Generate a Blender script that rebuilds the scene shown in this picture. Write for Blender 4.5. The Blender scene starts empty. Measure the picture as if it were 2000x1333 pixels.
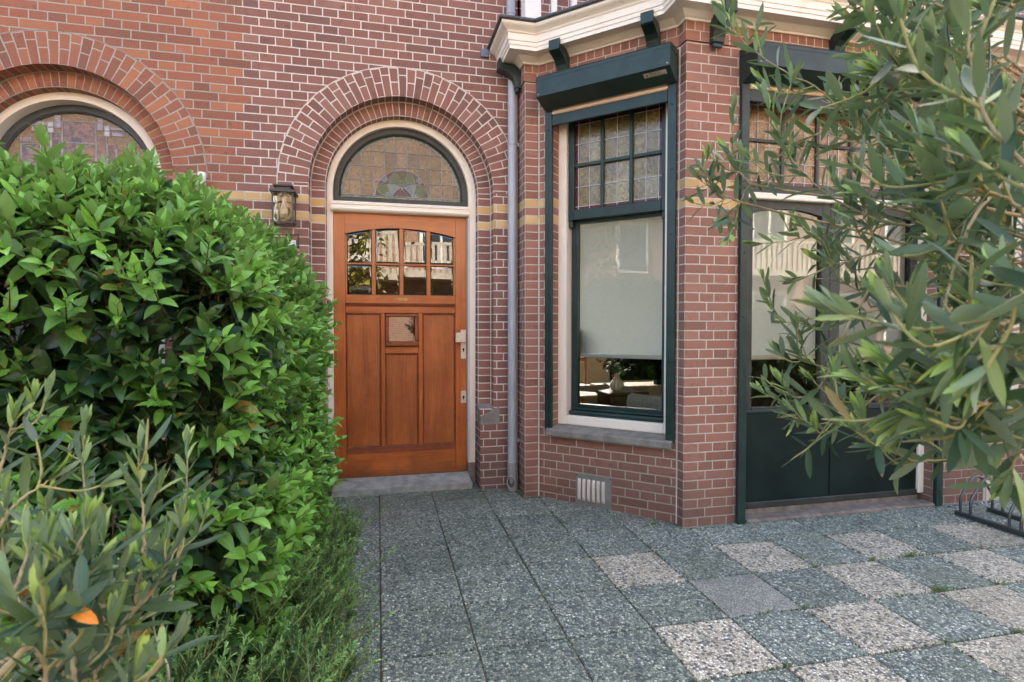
import bpy, bmesh, math, random
import numpy as np
from mathutils import Vector, Matrix
R = math.radians
S = bpy.context.scene
COL = S.collection

# ------------------------------------------------------------------ camera
cam_d = bpy.data.cameras.new('camera')
cam = bpy.data.objects.new('camera', cam_d)
COL.objects.link(cam)
cam.location = (0, -4.43, 1.29)
cam.rotation_euler = (R(90 - 1.49), 0, R(-13.4))
cam_d.sensor_width = 36.0
cam_d.lens = 1098 / 2000 * 36
cam_d.clip_start = 0.05
cam_d.clip_end = 500
cam_d.dof.use_dof = True
cam_d.dof.focus_distance = 3.9
cam_d.dof.aperture_fstop = 9.0
S.camera = cam
# ------------------------------------------------------------------ world, sun, exposure
SUN_EL, SUN_AZ = 46.0, 20.0          # azimuth measured from +Y (behind the house) towards +X
W = bpy.data.worlds.new("World"); S.world = W; W.use_nodes = True
wn = W.node_tree
sky = wn.nodes.new('ShaderNodeTexSky'); sky.sky_type = 'NISHITA'; sky.sun_disc = False
sky.sun_elevation = R(SUN_EL); sky.sun_rotation = R(SUN_AZ)
sky.air_density = .7; sky.dust_density = 4.0; sky.ozone_density = 0.3
bg = wn.nodes['Background']; bg.inputs['Strength'].default_value = 0.15
wbal = wn.nodes.new('ShaderNodeMix'); wbal.data_type = 'RGBA'; wbal.blend_type = 'MULTIPLY'   # camera white balance for open shade
wbal.inputs[0].default_value = 1.0; wbal.inputs[7].default_value = (1.02, 1.0, .89, 1)
wn.links.new(sky.outputs[0], wbal.inputs[6]); wn.links.new(wbal.outputs[2], bg.inputs[0])
sl = bpy.data.lights.new('sun', 'SUN'); sl.energy = 2.6; sl.angle = R(0.5); sl.color = (1, .94, .85)
so = bpy.data.objects.new('sun', sl); COL.objects.link(so)
d = Vector((math.sin(R(SUN_AZ)) * math.cos(R(SUN_EL)), math.cos(R(SUN_AZ)) * math.cos(R(SUN_EL)), math.sin(R(SUN_EL))))
so.rotation_euler = d.to_track_quat('Z', 'Y').to_euler()
so.location = (0, 0, 20)
S.view_settings.view_transform = 'Standard'; S.view_settings.look = 'None'
S.view_settings.exposure = 3.1; S.view_settings.gamma = 1
S.render.engine = 'CYCLES'
S.cycles.max_bounces = 8; S.cycles.transparent_max_bounces = 12
S.cycles.caustics_reflective = False; S.cycles.caustics_refractive = False
S.cycles.sample_clamp_indirect = 6

# ------------------------------------------------------------------ object helpers
def tag(o, label=None, cat=None, group=None, kind=None):
    if label: o['label'] = label
    if cat: o['category'] = cat
    if group: o['group'] = group
    if kind: o['kind'] = kind
    return o

def thing(name, label, cat, loc=(0, 0, 0), group=None):
    o = bpy.data.objects.new(name, None); COL.objects.link(o)
    o.location = loc; o.empty_display_size = .1
    return tag(o, label, cat, group)

WLOC = {}
def wloc(o):
    v = Vector((0, 0, 0))
    while o: v = v + o.location; o = o.parent
    return v

class MB:
    """mesh builder in world metres; xf maps local coordinates to the world"""
    def __init__(s, xf=None):
        s.v = []; s.f = []; s.uv = []; s.mi = []; s.sm = []; s.xf = xf or (lambda p: p)
    def face(s, pts, uvs=None, mi=0, sm=False):
        i = len(s.v)
        s.v += [tuple(s.xf(p)) for p in pts]
        s.f.append(tuple(range(i, i + len(pts))))
        s.uv.append(uvs if uvs else [(0, 0)] * len(pts)); s.mi.append(mi); s.sm.append(sm)
    def grid(s, rows, close=False, uvrows=None, mi=0, sm=True):
        i = len(s.v); n = len(rows[0])
        for r in rows: s.v += [tuple(s.xf(p)) for p in r]
        for a in range(len(rows) - 1):
            for b in range(n if close else n - 1):
                c = (b + 1) % n
                s.f.append((i + a * n + b, i + a * n + c, i + (a + 1) * n + c, i + (a + 1) * n + b))
                s.uv.append([uvrows[a][b], uvrows[a][c], uvrows[a + 1][c], uvrows[a + 1][b]] if uvrows else [(0, 0)] * 4)
                s.mi.append(mi); s.sm.append(sm)
    def box(s, x0, x1, y0, y1, z0, z1, mi=0, b=0.0):
        """box; faces carry metre uvs so wood grain and brick can follow them"""
        if x1 < x0: x0, x1 = x1, x0
        if y1 < y0: y0, y1 = y1, y0
        if z1 < z0: z0, z1 = z1, z0
        b = min(b, (x1 - x0) * .45, (y1 - y0) * .45, (z1 - z0) * .45)
        def q(pts, uv): s.face(pts, uv, mi)
        X = (x0, x1); Y = (y0, y1); Z = (z0, z1)
        q([(x0 + b, y0, z0 + b), (x1 - b, y0, z0 + b), (x1 - b, y0, z1 - b), (x0 + b, y0, z1 - b)], [(x0, z0), (x1, z0), (x1, z1), (x0, z1)])
        q([(x1 - b, y1, z0 + b), (x0 + b, y1, z0 + b), (x0 + b, y1, z1 - b), (x1 - b, y1, z1 - b)], [(x1, z0), (x0, z0), (x0, z1), (x1, z1)])
        q([(x0, y1 - b, z0 + b), (x0, y0 + b, z0 + b), (x0, y0 + b, z1 - b), (x0, y1 - b, z1 - b)], [(y1, z0), (y0, z0), (y0, z1), (y1, z1)])
        q([(x1, y0 + b, z0 + b), (x1, y1 - b, z0 + b), (x1, y1 - b, z1 - b), (x1, y0 + b, z1 - b)], [(y0, z0), (y1, z0), (y1, z1), (y0, z1)])
        q([(x0 + b, y0 + b, z1), (x1 - b, y0 + b, z1), (x1 - b, y1 - b, z1), (x0 + b, y1 - b, z1)], [(x0, y0), (x1, y0), (x1, y1), (x0, y1)])
        q([(x0 + b, y1 - b, z0), (x1 - b, y1 - b, z0), (x1 - b, y0 + b, z0), (x0 + b, y0 + b, z0)], [(x0, y1), (x1, y1), (x1, y0), (x0, y0)])
        if b > 0:
            for sx in (0, 1):
                for sy in (0, 1):
                    dx = b if sx == 0 else -b; dy = b if sy == 0 else -b
                    p = [(X[sx] + dx, Y[sy], z0 + b), (X[sx], Y[sy] + dy, z0 + b), (X[sx], Y[sy] + dy, z1 - b), (X[sx] + dx, Y[sy], z1 - b)]
                    q(p if sx != sy else p[::-1], [(X[sx], z0), (X[sx] + b, z0), (X[sx] + b, z1), (X[sx], z1)])
                for sz in (0, 1):
                    dx = b if sx == 0 else -b; dz = b if sz == 0 else -b
                    p = [(X[sx] + dx, y0 + b, Z[sz]), (X[sx], y0 + b, Z[sz] + dz), (X[sx], y1 - b, Z[sz] + dz), (X[sx] + dx, y1 - b, Z[sz])]
                    q(p[::-1] if sx != sz else p, [(0, y0), (b, y0), (b, y1), (0, y1)])
            for sy in (0, 1):
                for sz in (0, 1):
                    dy = b if sy == 0 else -b; dz = b if sz == 0 else -b
                    p = [(x0 + b, Y[sy] + dy, Z[sz]), (x0 + b, Y[sy], Z[sz] + dz), (x1 - b, Y[sy], Z[sz] + dz), (x1 - b, Y[sy] + dy, Z[sz])]
                    q(p if sy != sz else p[::-1], [(x0, 0), (x0, b), (x1, b), (x1, 0)])
    def prism(s, poly, a0, a1, axis='y', mi=0):
        """extrude a 2-D outline between a0 and a1 along an axis"""
        def P(p, a):
            return (p[0], a, p[1]) if axis == 'y' else ((a, p[0], p[1]) if axis == 'x' else (p[0], p[1], a))
        s.face([P(p, a0) for p in poly], [tuple(p) for p in poly], mi)
        s.face([P(p, a1) for p in poly][::-1], [tuple(p) for p in poly][::-1], mi)
        L = 0
        for i in range(len(poly)):
            p, q = poly[i], poly[(i + 1) % len(poly)]
            l = math.dist(p, q)
            s.face([P(p, a0), P(p, a1), P(q, a1), P(q, a0)], [(a0, L), (a1, L), (a1, L + l), (a0, L + l)], mi); L += l
    def tube(s, pts, r, n=8, mi=0, cap=True):
        pts = [Vector(p) for p in pts]; rr = r if hasattr(r, '__len__') else [r] * len(pts)
        rows = []; up = None
        for i, p in enumerate(pts):
            t = (pts[min(i + 1, len(pts) - 1)] - pts[max(i - 1, 0)]).normalized()
            if up is None: up = Vector((0, 0, 1)) if abs(t.z) < .9 else Vector((1, 0, 0))
            u = (up - t * up.dot(t)).normalized(); w = t.cross(u); up = u
            rows.append([tuple(p + (u * math.cos(k * 2 * math.pi / n) + w * math.sin(k * 2 * math.pi / n)) * rr[i]) for k in range(n)])
        s.grid(rows, True, None, mi)
        if cap:
            s.face(rows[0][::-1], None, mi); s.face(rows[-1], None, mi)
    def lathe(s, c, prof, n=20, mi=0):
        rows = [[(c[0] + r * math.cos(k * 2 * math.pi / n), c[1] + r * math.sin(k * 2 * math.pi / n), c[2] + z) for k in range(n)] for r, z in prof]
        s.grid(rows, True, None, mi)
        if prof[0][0] > 1e-4: s.face(rows[0][::-1], None, mi)
        if prof[-1][0] > 1e-4: s.face(rows[-1], None, mi)
    def build(s, name, mats, parent=None, shade=False):
        if not isinstance(mats, (list, tuple)): mats = [mats]
        o0 = wloc(parent) if parent else Vector((0, 0, 0))
        me = bpy.data.meshes.new(name)
        me.from_pydata([(a - o0.x, b - o0.y, c - o0.z) for a, b, c in s.v], [], s.f)
        uv = me.uv_layers.new(name='UVMap')
        flat = [c for f in s.uv for p in f for c in p]
        uv.data.foreach_set('uv', flat)
        for m in mats: me.materials.append(m)
        me.polygons.foreach_set('material_index', s.mi)
        me.polygons.foreach_set('use_smooth', [bool(x) or shade for x in s.sm])
        me.update()
        o = bpy.data.objects.new(name, me); COL.objects.link(o)
        if parent: o.parent = parent
        return o

# ------------------------------------------------------------------ material helpers
def srgb(r, g, b):
    f = lambda c: (c / 255 / 12.92) if c / 255 <= .04045 else ((c / 255 + .055) / 1.055) ** 2.4
    return (f(r), f(g), f(b), 1)

class NT:
    def __init__(s, name):
        s.m = bpy.data.materials.new(name); s.m.use_nodes = True
        s.t = s.m.node_tree; s.b = s.t.nodes['Principled BSDF']; s.o = s.t.nodes['Material Output']
    def n(s, typ, **kw):
        n = s.t.nodes.new('ShaderNode' + typ)
        for k, v in kw.items(): setattr(n, k, v)
        return n
    def set(s, sock, v):
        if v is None: return
        if hasattr(v, 'is_linked') or hasattr(v, 'links'): s.t.links.new(v, sock)
        else:
            if isinstance(v, (tuple, list)) and len(v) == 3 and sock.type == 'RGBA': v = (*v, 1)
            sock.default_value = v
    def math(s, op, a, b=None, c=None, clamp=False):
        n = s.n('Math', operation=op); n.use_clamp = clamp
        s.set(n.inputs[0], a); s.set(n.inputs[1], b)
        if c is not None: s.set(n.inputs[2], c)
        return n.outputs[0]
    def mix(s, f, a, b, mode='MIX'):
        n = s.n('Mix', data_type='RGBA', blend_type=mode)
        s.set(n.inputs[0], f); s.set(n.inputs[6], a); s.set(n.inputs[7], b)
        return n.outputs[2]
    def fmix(s, f, a, b):
        n = s.n('Mix', data_type='FLOAT'); s.set(n.inputs[0], f); s.set(n.inputs[2], a); s.set(n.inputs[3], b)
        return n.outputs[0]
    def ramp(s, f, stops, interp='LINEAR'):
        n = s.n('ValToRGB'); e = n.color_ramp.elements; n.color_ramp.interpolation = interp
        e[0].position, e[0].color = stops[0][0], stops[0][1]
        e[1].position, e[1].color = stops[-1][0], stops[-1][1]
        for p, c in stops[1:-1]:
            x = e.new(p); x.color = c
        s.set(n.inputs[0], f); return n.outputs[0]
    def noise(s, vec, scale, detail=3, rough=.5, dist=0, dim='3D'):
        n = s.n('TexNoise', noise_dimensions=dim); s.set(n.inputs['Vector'], vec)
        n.inputs['Scale'].default_value = scale; n.inputs['Detail'].default_value = detail
        n.inputs['Roughness'].default_value = rough; n.inputs['Distortion'].default_value = dist
        return n.outputs['Fac']
    def sstep(s, x, a, b, lo=0., hi=1.):
        n = s.n('MapRange', interpolation_type='SMOOTHSTEP'); s.set(n.inputs[0], x)
        n.inputs[1].default_value = a; n.inputs[2].default_value = b
        n.inputs[3].default_value = lo; n.inputs[4].default_value = hi; return n.outputs[0]
    def pos(s): return s.n('NewGeometry').outputs['Position']
    def obj(s): return s.n('TexCoord').outputs['Object']
    def uv(s): return s.n('UVMap').outputs[0]
    def sep(s, v):
        n = s.n('SeparateXYZ'); s.set(n.inputs[0], v); return n.outputs
    def comb(s, x, y, z):
        n = s.n('CombineXYZ'); s.set(n.inputs[0], x); s.set(n.inputs[1], y); s.set(n.inputs[2], z); return n.outputs[0]
    def vscale(s, v, k):
        n = s.n('VectorMath', operation='MULTIPLY'); s.set(n.inputs[0], v); n.inputs[1].default_value = k; return n.outputs[0]
    def white(s, v):
        n = s.n('TexWhiteNoise', noise_dimensions='3D'); s.set(n.inputs[0], v); return n.outputs
    def bump(s, h, strength=.5, dist=.005, nrm=None):
        n = s.n('Bump'); s.set(n.inputs['Height'], h); n.inputs['Strength'].default_value = strength
        n.inputs['Distance'].default_value = dist
        if nrm is not None: s.set(n.inputs['Normal'], nrm)
        return n.outputs[0]
    def P(s, **kw):
        names = dict(col='Base Color', rough='Roughness', metal='Metallic', spec='Specular IOR Level', normal='Normal',
                     trans='Transmission Weight', ior='IOR', coat='Coat Weight', crough='Coat Roughness', alpha='Alpha', emi='Emission Color', estr='Emission Strength')
        for k, v in kw.items(): s.set(s.b.inputs[names[k]], v)
        return s.m

def simple(name, col, rough=.5, spec=.5, metal=0., mott=.12, nscale=8., bumpk=.0, bscale=60., dirt=None):
    """painted or plain surface with gentle mottling, and stains when a dirt colour is given"""
    t = NT(name); p = t.pos()
    n1 = t.noise(p, nscale, 5, .6)
    dark = tuple(c * (1 - mott * 1.3) for c in col[:3]) + (1,)
    lite = tuple(min(1, c * (1 + mott)) for c in col[:3]) + (1,)
    c = t.mix(t.sstep(n1, .3, .7), dark, lite)
    if dirt is not None:
        n2 = t.noise(p, nscale * 3.1, 6, .7)
        c = t.mix(t.sstep(n2, .58, .75, 0, .75), c, dirt)
    t.P(col=c, rough=t.math('ADD', rough - .06, t.math('MULTIPLY', n1, .12)), spec=spec, metal=metal)
    if bumpk: t.P(normal=t.bump(t.noise(p, bscale, 4, .6), bumpk, .003))
    return t.m

def brick(name, pal, mortar, L=.219, H=.0627, z0=.0092, hdr=.5, shift=1., yellow=True, seed=0., joint=.0082, ush=0., soot=.5):
    """cross bond: stretcher and header courses, every brick with a colour of its own; uv in metres"""
    t = NT(name)
    p = t.pos()
    nd = t.n('TexNoise'); t.set(nd.inputs['Vector'], p); nd.inputs['Scale'].default_value = 38; nd.inputs['Detail'].default_value = 3
    off = t.n('VectorMath', operation='MULTIPLY_ADD'); t.set(off.inputs[0], nd.outputs['Color'])
    off.inputs[1].default_value = (.0042, .0036, 0); off.inputs[2].default_value = (-.0021, -.0018, 0)
    add = t.n('VectorMath', operation='ADD'); t.set(add.inputs[0], t.uv()); t.set(add.inputs[1], off.outputs[0])
    s = t.sep(add.outputs[0]); u, v = s[0], s[1]
    vv = t.math('DIVIDE', t.math('SUBTRACT', v, z0), H)
    row = t.math('FLOOR', vv); fv = t.math('MULTIPLY', t.math('SUBTRACT', vv, row), H)
    odd = t.math('FLOORED_MODULO', row, 2.0)
    half = t.math('FLOORED_MODULO', t.math('FLOOR', t.math('DIVIDE', row, 2.0)), 2.0)
    w = t.fmix(odd, L, L * hdr)
    so_ = t.math('ADD', L * .75 * (1 if hdr < 1 else 0), t.math('MULTIPLY', half, L * .5 * shift))
    o = t.math('MULTIPLY', so_, t.math('SUBTRACT', 1.0, odd))
    uu = t.math('DIVIDE', t.math('SUBTRACT', t.math('SUBTRACT', u, ush), o), w)
    col = t.math('FLOOR', uu); fu = t.math('MULTIPLY', t.math('SUBTRACT', uu, col), w)
    wn_ = t.white(t.comb(row, col, seed)); rnd = wn_[0]
    du = t.math('MINIMUM', fu, t.math('SUBTRACT', w, fu)); dv = t.math('MINIMUM', fv, t.math('SUBTRACT', H, fv))
    dd = t.math('MINIMUM', du, dv)
    m = t.sstep(dd, joint * .5 - .0012, joint * .5 + .0012)
    n1 = t.noise(p, 26, 5, .65); n2 = t.noise(p, 150, 3, .6); n3 = t.noise(p, 1.1, 3, .5)
    c = t.ramp(rnd, [(i / (len(pal) - 1), q) for i, q in enumerate(pal)])
    # fire marks inside single bricks
    burn = t.math('MULTIPLY', t.sstep(n1, .50, .72), t.sstep(wn_[1], .35, .9) if False else t.sstep(t.white(t.comb(col, row, seed + 7.3))[0], .45, .95))
    c = t.mix(t.math('MULTIPLY', burn, .62), c, tuple(q * .42 for q in pal[0][:3]) + (1,))
    c = t.mix(t.sstep(n2, .38, .70, .0, .30), c, tuple(min(1, q * 1.45) for q in pal[-1][:3]) + (1,))
    if yellow:
        ya = t.math('COMPARE', row, 35.0, .2); yb = t.math('COMPARE', row, 33.0, .2)
        yc = t.mix(rnd, srgb(204, 166, 108), srgb(222, 190, 134))
        yc = t.mix(t.sstep(n2, .5, .75, 0, .5), yc, srgb(175, 130, 74))
        c = t.mix(t.math('ADD', ya, yb), c, yc)
    # dark soil splashed on the lowest courses, with a ragged upper edge
    zs = t.sep(p)[2]
    g = t.sstep(t.math('ADD', zs, t.math('MULTIPLY', t.math('SUBTRACT', n3, .5), .9)), .05, .75, soot, 0.)
    c = t.mix(g, c, srgb(78, 66, 60))
    # years of weather: broad paler and greyer patches, and a few salty blooms
    c = t.mix(t.sstep(t.noise(p, 1.7, 4, .6), .42, .72, 0, .30), c, srgb(124, 104, 96))
    c = t.mix(t.math('MULTIPLY', t.sstep(t.noise(p, 5.5, 5, .7), .62, .76, 0, .45), t.sstep(n2, .4, .6)), c, srgb(190, 172, 160))
    # white flecks
    c = t.mix(t.sstep(t.noise(p, 330, 2, .5), .74, .80, 0, .7), c, srgb(205, 195, 185))
    mc = t.mix(t.sstep(t.noise(p, 60, 4, .7), .35, .75), mortar, tuple(q * .80 for q in mortar[:3]) + (1,))
    mc = t.mix(t.sstep(t.noise(p, 7, 4, .65), .48, .72, 0, .55), mc, srgb(168, 156, 142))
    mc = t.mix(t.math('MULTIPLY', g, 1.1), mc, srgb(120, 105, 90))
    h = t.math('ADD', t.math('MULTIPLY', m, .75), t.math('MULTIPLY', t.math('ADD', n2, n1), .12))
    h = t.math('ADD', h, t.math('MULTIPLY', rnd, .10))
    t.P(col=t.mix(m, mc, c), rough=.88, spec=.25, normal=t.bump(h, .75, .007))
    return t.m

PAL_OWN = [srgb(116, 86, 76), srgb(130, 92, 81), srgb(134, 94, 82), srgb(140, 98, 88), srgb(146, 102, 88), srgb(148, 110, 98)]
PAL_BAY = [srgb(130, 92, 78), srgb(146, 102, 86), srgb(152, 106, 90), srgb(158, 112, 96), srgb(162, 118, 102)]
PAL_NBR = [srgb(120, 84, 72), srgb(142, 92, 76), srgb(150, 96, 78), srgb(158, 104, 82), srgb(174, 118, 86)]
MORT = srgb(224, 217, 205); MORT_B = srgb(206, 196, 180); MORT_N = srgb(176, 172, 158)
def brick_set(pre, pal, mort, seed, **k):
    return dict(wall=brick(pre + '_brick_wall', pal, mort, seed=seed, **k),
                ring=brick(pre + '_brick_arch', pal, mort, seed=seed + 1, z0=0., H=.0615, shift=0., yellow=False, joint=.0085),
                head=brick(pre + '_brick_header_arch', pal, mort, seed=seed + 2, z0=0., H=.0615, L=.1095, hdr=1., yellow=False, shift=0.),
                jamb=brick(pre + '_brick_jamb', pal, mort, seed=seed + 3, L=.1095, hdr=1., shift=0.))
B_OWN = brick_set('own', PAL_OWN, MORT, 1.0, ush=-.932)
B_NBR = brick_set('neighbour', PAL_NBR, MORT_N, 20.0, ush=-.932)
B_BAY = brick('bay_brick', PAL_BAY, MORT_B, seed=40., shift=0.)
B_BAYX = brick('bay_brick_angled', PAL_BAY, MORT_B, seed=50., shift=1., ush=.05)
B_JAMB = brick('bay_brick_jamb', PAL_BAY, MORT_B, seed=41., L=.1095, hdr=1., shift=0.)
B_SOLD = brick('bay_brick_soldier', PAL_BAY, MORT_B, seed=42., L=.2, hdr=1., shift=0., z0=0., yellow=False, H=.0655)
M_MORT = simple('mortar_strip', srgb(206, 197, 186), .9, .2, mott=.12, nscale=20)

def cream(name, c=srgb(240, 232, 216), stain=.2):
    t = NT(name); p = t.pos(); n = t.noise(p, 5, 5, .65); n2 = t.noise(t.vscale(p, (30, 30, 3)), 1.0, 4, .6)
    k = t.mix(t.sstep(n, .55, .8, 0, stain), c, srgb(176, 150, 118)); k = t.mix(t.sstep(n2, .6, .8, 0, stain * .7), k, srgb(150, 132, 110))
    t.P(col=k, rough=.45, spec=.4, normal=t.bump(t.noise(p, 90, 3, .5), .12, .002)); return t.m
M_CREAM = cream('cream_paint'); M_CORN = cream('cornice_paint', srgb(246, 240, 228), .3)
M_GREEN = simple('dark_green_paint', srgb(34, 54, 50), .36, .40, mott=.22, nscale=7, bumpk=.10, bscale=55, dirt=srgb(52, 68, 62))
M_GREEN2 = simple('weathered_green_paint', srgb(52, 56, 52), .45, .4, mott=.25, nscale=9, bumpk=.1, bscale=70, dirt=srgb(86, 74, 62))
M_PANELG = simple('green_panel_paint', srgb(18, 34, 31), .45, .22, mott=.25, nscale=3, dirt=srgb(30, 46, 42))
M_BLACK = simple('dark_lead_gutter', srgb(70, 76, 78), .5, .5, mott=.2, nscale=12)
M_STONE = simple('grey_stone', srgb(132, 128, 120), .85, .3, mott=.2, nscale=12, bumpk=.5, bscale=90, dirt=srgb(178, 172, 160))
M_STEP = simple('worn_doorstep_stone', srgb(150, 150, 144), .85, .2, mott=.2, nscale=14, bumpk=.4, bscale=80, dirt=srgb(112, 106, 92))
M_ZINC = simple('zinc_pipe', srgb(168, 174, 182), .45, .5, metal=.1, mott=.08, nscale=3)
M_PVC = simple('grey_plastic', srgb(150, 152, 150), .6, .4, mott=.06, nscale=6)
M_LEAD = simple('lead_came', srgb(186, 188, 192), .5, .5, metal=.2, mott=.1, nscale=30)
M_WHITE = simple('white_paint', srgb(232, 232, 228), .45, .4, mott=.03, nscale=4)
M_GALV = simple('galvanised_plate', srgb(134, 134, 130), .55, .5, metal=.3, mott=.12, nscale=14)
M_SLOT = simple('vent_louvre', srgb(206, 198, 186), .6, .4, mott=.06)
M_STEEL = simple('stainless_steel', srgb(104, 106, 108), .32, .6, metal=.9, mott=.06)
M_DARKST = simple('dark_steel', srgb(70, 74, 74), .5, .5, metal=.4, mott=.12)
M_NICKEL = simple('brushed_champagne_metal', srgb(206, 196, 176), .42, .5, metal=.35, mott=.05, nscale=40)
M_BRASS = simple('old_brass', srgb(168, 134, 84), .42, .5, metal=.7, mott=.2, nscale=30)
M_HOLE = simple('keyhole_dark', srgb(20, 18, 18), .8, .2)
M_LAMPB = simple('anthracite_lantern_metal', srgb(66, 64, 64), .5, .5, mott=.06)
M_BEIGE = simple('shutter_slat_beige', srgb(206, 178, 148), .5, .4, mott=.05)

def wood(name, a, b, c, dircol=True, axis=2):
    t = NT(name); p = t.obj()
    sc = [(14, 14, 1.1), (1.1, 14, 14)][0 if axis == 2 else 1]
    q = t.vscale(p, sc)
    n1 = t.noise(q, 1.0, 5, .62, .6); q2 = t.vscale(p, tuple(k * 7 for k in sc)); n2 = t.noise(q2, 1., 3, .6)
    w = t.n('TexWave', wave_type='BANDS', bands_direction='X'); t.set(w.inputs[0], t.vscale(p, (1, 1, .22) if axis == 2 else (.22, 1, 1)))
    w.bands_direction = 'X' if axis == 2 else 'Z'
    w.inputs['Scale'].default_value = 14; w.inputs['Distortion'].default_value = 14; w.inputs['Detail'].default_value = 3; w.inputs['Detail Scale'].default_value = .8
    k = t.ramp(t.math('ADD', t.math('MULTIPLY', n1, .88), t.math('MULTIPLY', w.outputs['Fac'], .12)), [(.22, a), (.5, b), (.8, c)])
    n4 = t.noise(t.pos(), 2.6, 4, .65); k = t.mix(.8, k, t.mix(t.sstep(n4, .3, .7), (.74, .70, .66, 1), (1.2, 1.2, 1.18, 1)), 'MULTIPLY')
    k = t.mix(t.sstep(n2, .5, .75, 0, .35), k, tuple(x * .6 for x in a[:3]) + (1,))
    # varnish worn and greyed near the foot, bleached higher up
    z = t.sep(t.pos())[2]; nz = t.noise(t.pos(), 5, 4, .6)
    k = t.mix(t.sstep(t.math('ADD', z, t.math('MULTIPLY', t.math('SUBTRACT', nz, .5), .35)), .06, .26, .6, 0), k, srgb(96, 62, 34))
    k = t.mix(t.sstep(t.math('ADD', z, t.math('MULTIPLY', t.math('SUBTRACT', nz, .5), .8)), 1.2, 2.1, 0, .35), k, srgb(206, 146, 98))
    t.P(col=k, rough=t.fmix(nz, .30, .52), spec=.5, normal=t.bump(t.math('ADD', n2, n1), .12, .002)); return t.m
M_WOOD = wood('varnished_teak', srgb(150, 72, 26), srgb(178, 94, 38), srgb(196, 116, 56))
M_WOODH = wood('varnished_teak_rail', srgb(150, 72, 26), srgb(178, 94, 38), srgb(196, 116, 56), axis=0)
M_WOODP = wood('varnished_teak_panel', srgb(138, 68, 28), srgb(166, 88, 38), srgb(184, 108, 54))
M_WOODE = simple('teak_moulding', srgb(134, 68, 30), .4, .5, mott=.25, nscale=14)
M_DKWOOD = simple('dark_mahogany', srgb(70, 38, 28), .35, .5, mott=.25, nscale=9)
M_OAK = simple('light_oak', srgb(172, 124, 76), .5, .4, mott=.15, nscale=9)

def glass(name, tint=(1, 1, 1, 1), rough=0.0, ior=1.5, bump=0., bs=60., refl=1.0):
    """thin pane: see-through with a real Fresnel reflection"""
    t = NT(name); t.t.nodes.remove(t.b)
    tr = t.n('BsdfTransparent'); tr.inputs[0].default_value = tint
    gl = t.n('BsdfGlossy'); gl.inputs['Color'].default_value = (1, 1, 1, 1); gl.inputs['Roughness'].default_value = rough
    fr = t.n('Fresnel'); fr.inputs[0].default_value = ior
    if bump:
        b = t.bump(t.noise(t.pos(), bs, 3, .55, 1.), bump, .004); t.set(gl.inputs['Normal'], b); t.set(fr.inputs['Normal'], b)
    else:
        b = t.bump(t.noise(t.pos(), 3.2, 2, .5), .02, .01); t.set(gl.inputs['Normal'], b)
    f = t.math('MULTIPLY', fr.outputs[0], refl, clamp=True)
    m = t.n('MixShader'); t.set(m.inputs[0], f); t.t.links.new(tr.outputs[0], m.inputs[1]); t.t.links.new(gl.outputs[0], m.inputs[2])
    t.t.links.new(m.outputs[0], t.o.inputs[0]); return t.m
M_GLASS = glass('window_glass', (.90, .93, .92, 1), 0., 1.7)
M_GLASSD = glass('bevelled_door_glass', (.5, .5, .46, 1), 0., 2.0)
M_GLASSL = glass('lantern_glass', (.94, .95, .95, 1), 0., 1.75)

def cathedral(name, a, b, rough=.12, bs=70., bk=.5, spec=.5, ior=1.5, cell=None):
    """hammered coloured glass seen from outside: tinted, glossy, uneven"""
    t = NT(name); p = t.pos()
    n = t.noise(p, bs, 4, .6, 1.2); n2 = t.noise(p, bs * .22, 3, .55, .6)
    wv = t.white(t.vscale(p, (0, 0, 0)))
    c = t.mix(t.sstep(n, .35, .65), a, b)
    nrm = t.bump(t.math('ADD', t.math('MULTIPLY', n, .6), n2), bk, .006)
    if cell:        # every quarry is its own piece: own tone, own slight tilt
        s = t.sep(p); cx_, cz_, px_, pz_ = cell
        r = t.white(t.comb(t.math('FLOOR', t.math('DIVIDE', t.math('SUBTRACT', s[0], cx_), px_)), t.math('FLOOR', t.math('DIVIDE', t.math('SUBTRACT', s[2], cz_), pz_)), 3.))
        c = t.mix(.9, c, t.mix(r[0], (.70, .68, .64, 1), (1.32, 1.30, 1.26, 1)), 'MULTIPLY')
        o = t.n('VectorMath', operation='MULTIPLY_ADD'); t.set(o.inputs[0], r[1]); o.inputs[1].default_value = (.16, .0, .16); o.inputs[2].default_value = (-.08, 0, -.08)
        ad = t.n('VectorMath', operation='ADD'); t.set(ad.inputs[0], nrm); t.set(ad.inputs[1], o.outputs[0])
        nn = t.n('VectorMath', operation='NORMALIZE'); t.set(nn.inputs[0], ad.outputs[0]); nrm = nn.outputs[0]
    t.P(col=c, rough=rough, spec=spec, ior=ior, normal=nrm); return t.m
M_AMBER = cathedral('amber_cathedral_glass', srgb(96, 82, 60), srgb(152, 130, 98), .08, 60, .9, cell=(.197 + .0915 / 2, 2.344, .0915, .118))
M_AMBERX = cathedral('amber_transom_glass', srgb(110, 88, 60), srgb(168, 138, 98), .09, 60, .9, cell=(0., 0., .083, .14))
M_AMBER2 = cathedral('pale_cathedral_glass', srgb(92, 84, 52), srgb(146, 132, 88), .05, 40, .7, .5, 1.75, cell=(0., 0., .075, .17))
M_BORDER = cathedral('green_border_glass', srgb(58, 84, 74), srgb(136, 152, 128), .2, 60)
M_CGREEN = cathedral('green_petal_glass', srgb(44, 68, 42), srgb(84, 108, 66), .25, 60, .3)
M_CBLUE = cathedral('blue_grey_glass', srgb(72, 92, 98), srgb(120, 136, 134), .25, 60, .3)
M_CMAR = cathedral('maroon_glass', srgb(52, 26, 28), srgb(88, 52, 50), .25, 60, .3)
M_CBRN = cathedral('olive_brown_glass', srgb(60, 52, 28), srgb(84, 72, 42), .25, 60, .3)
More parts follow.
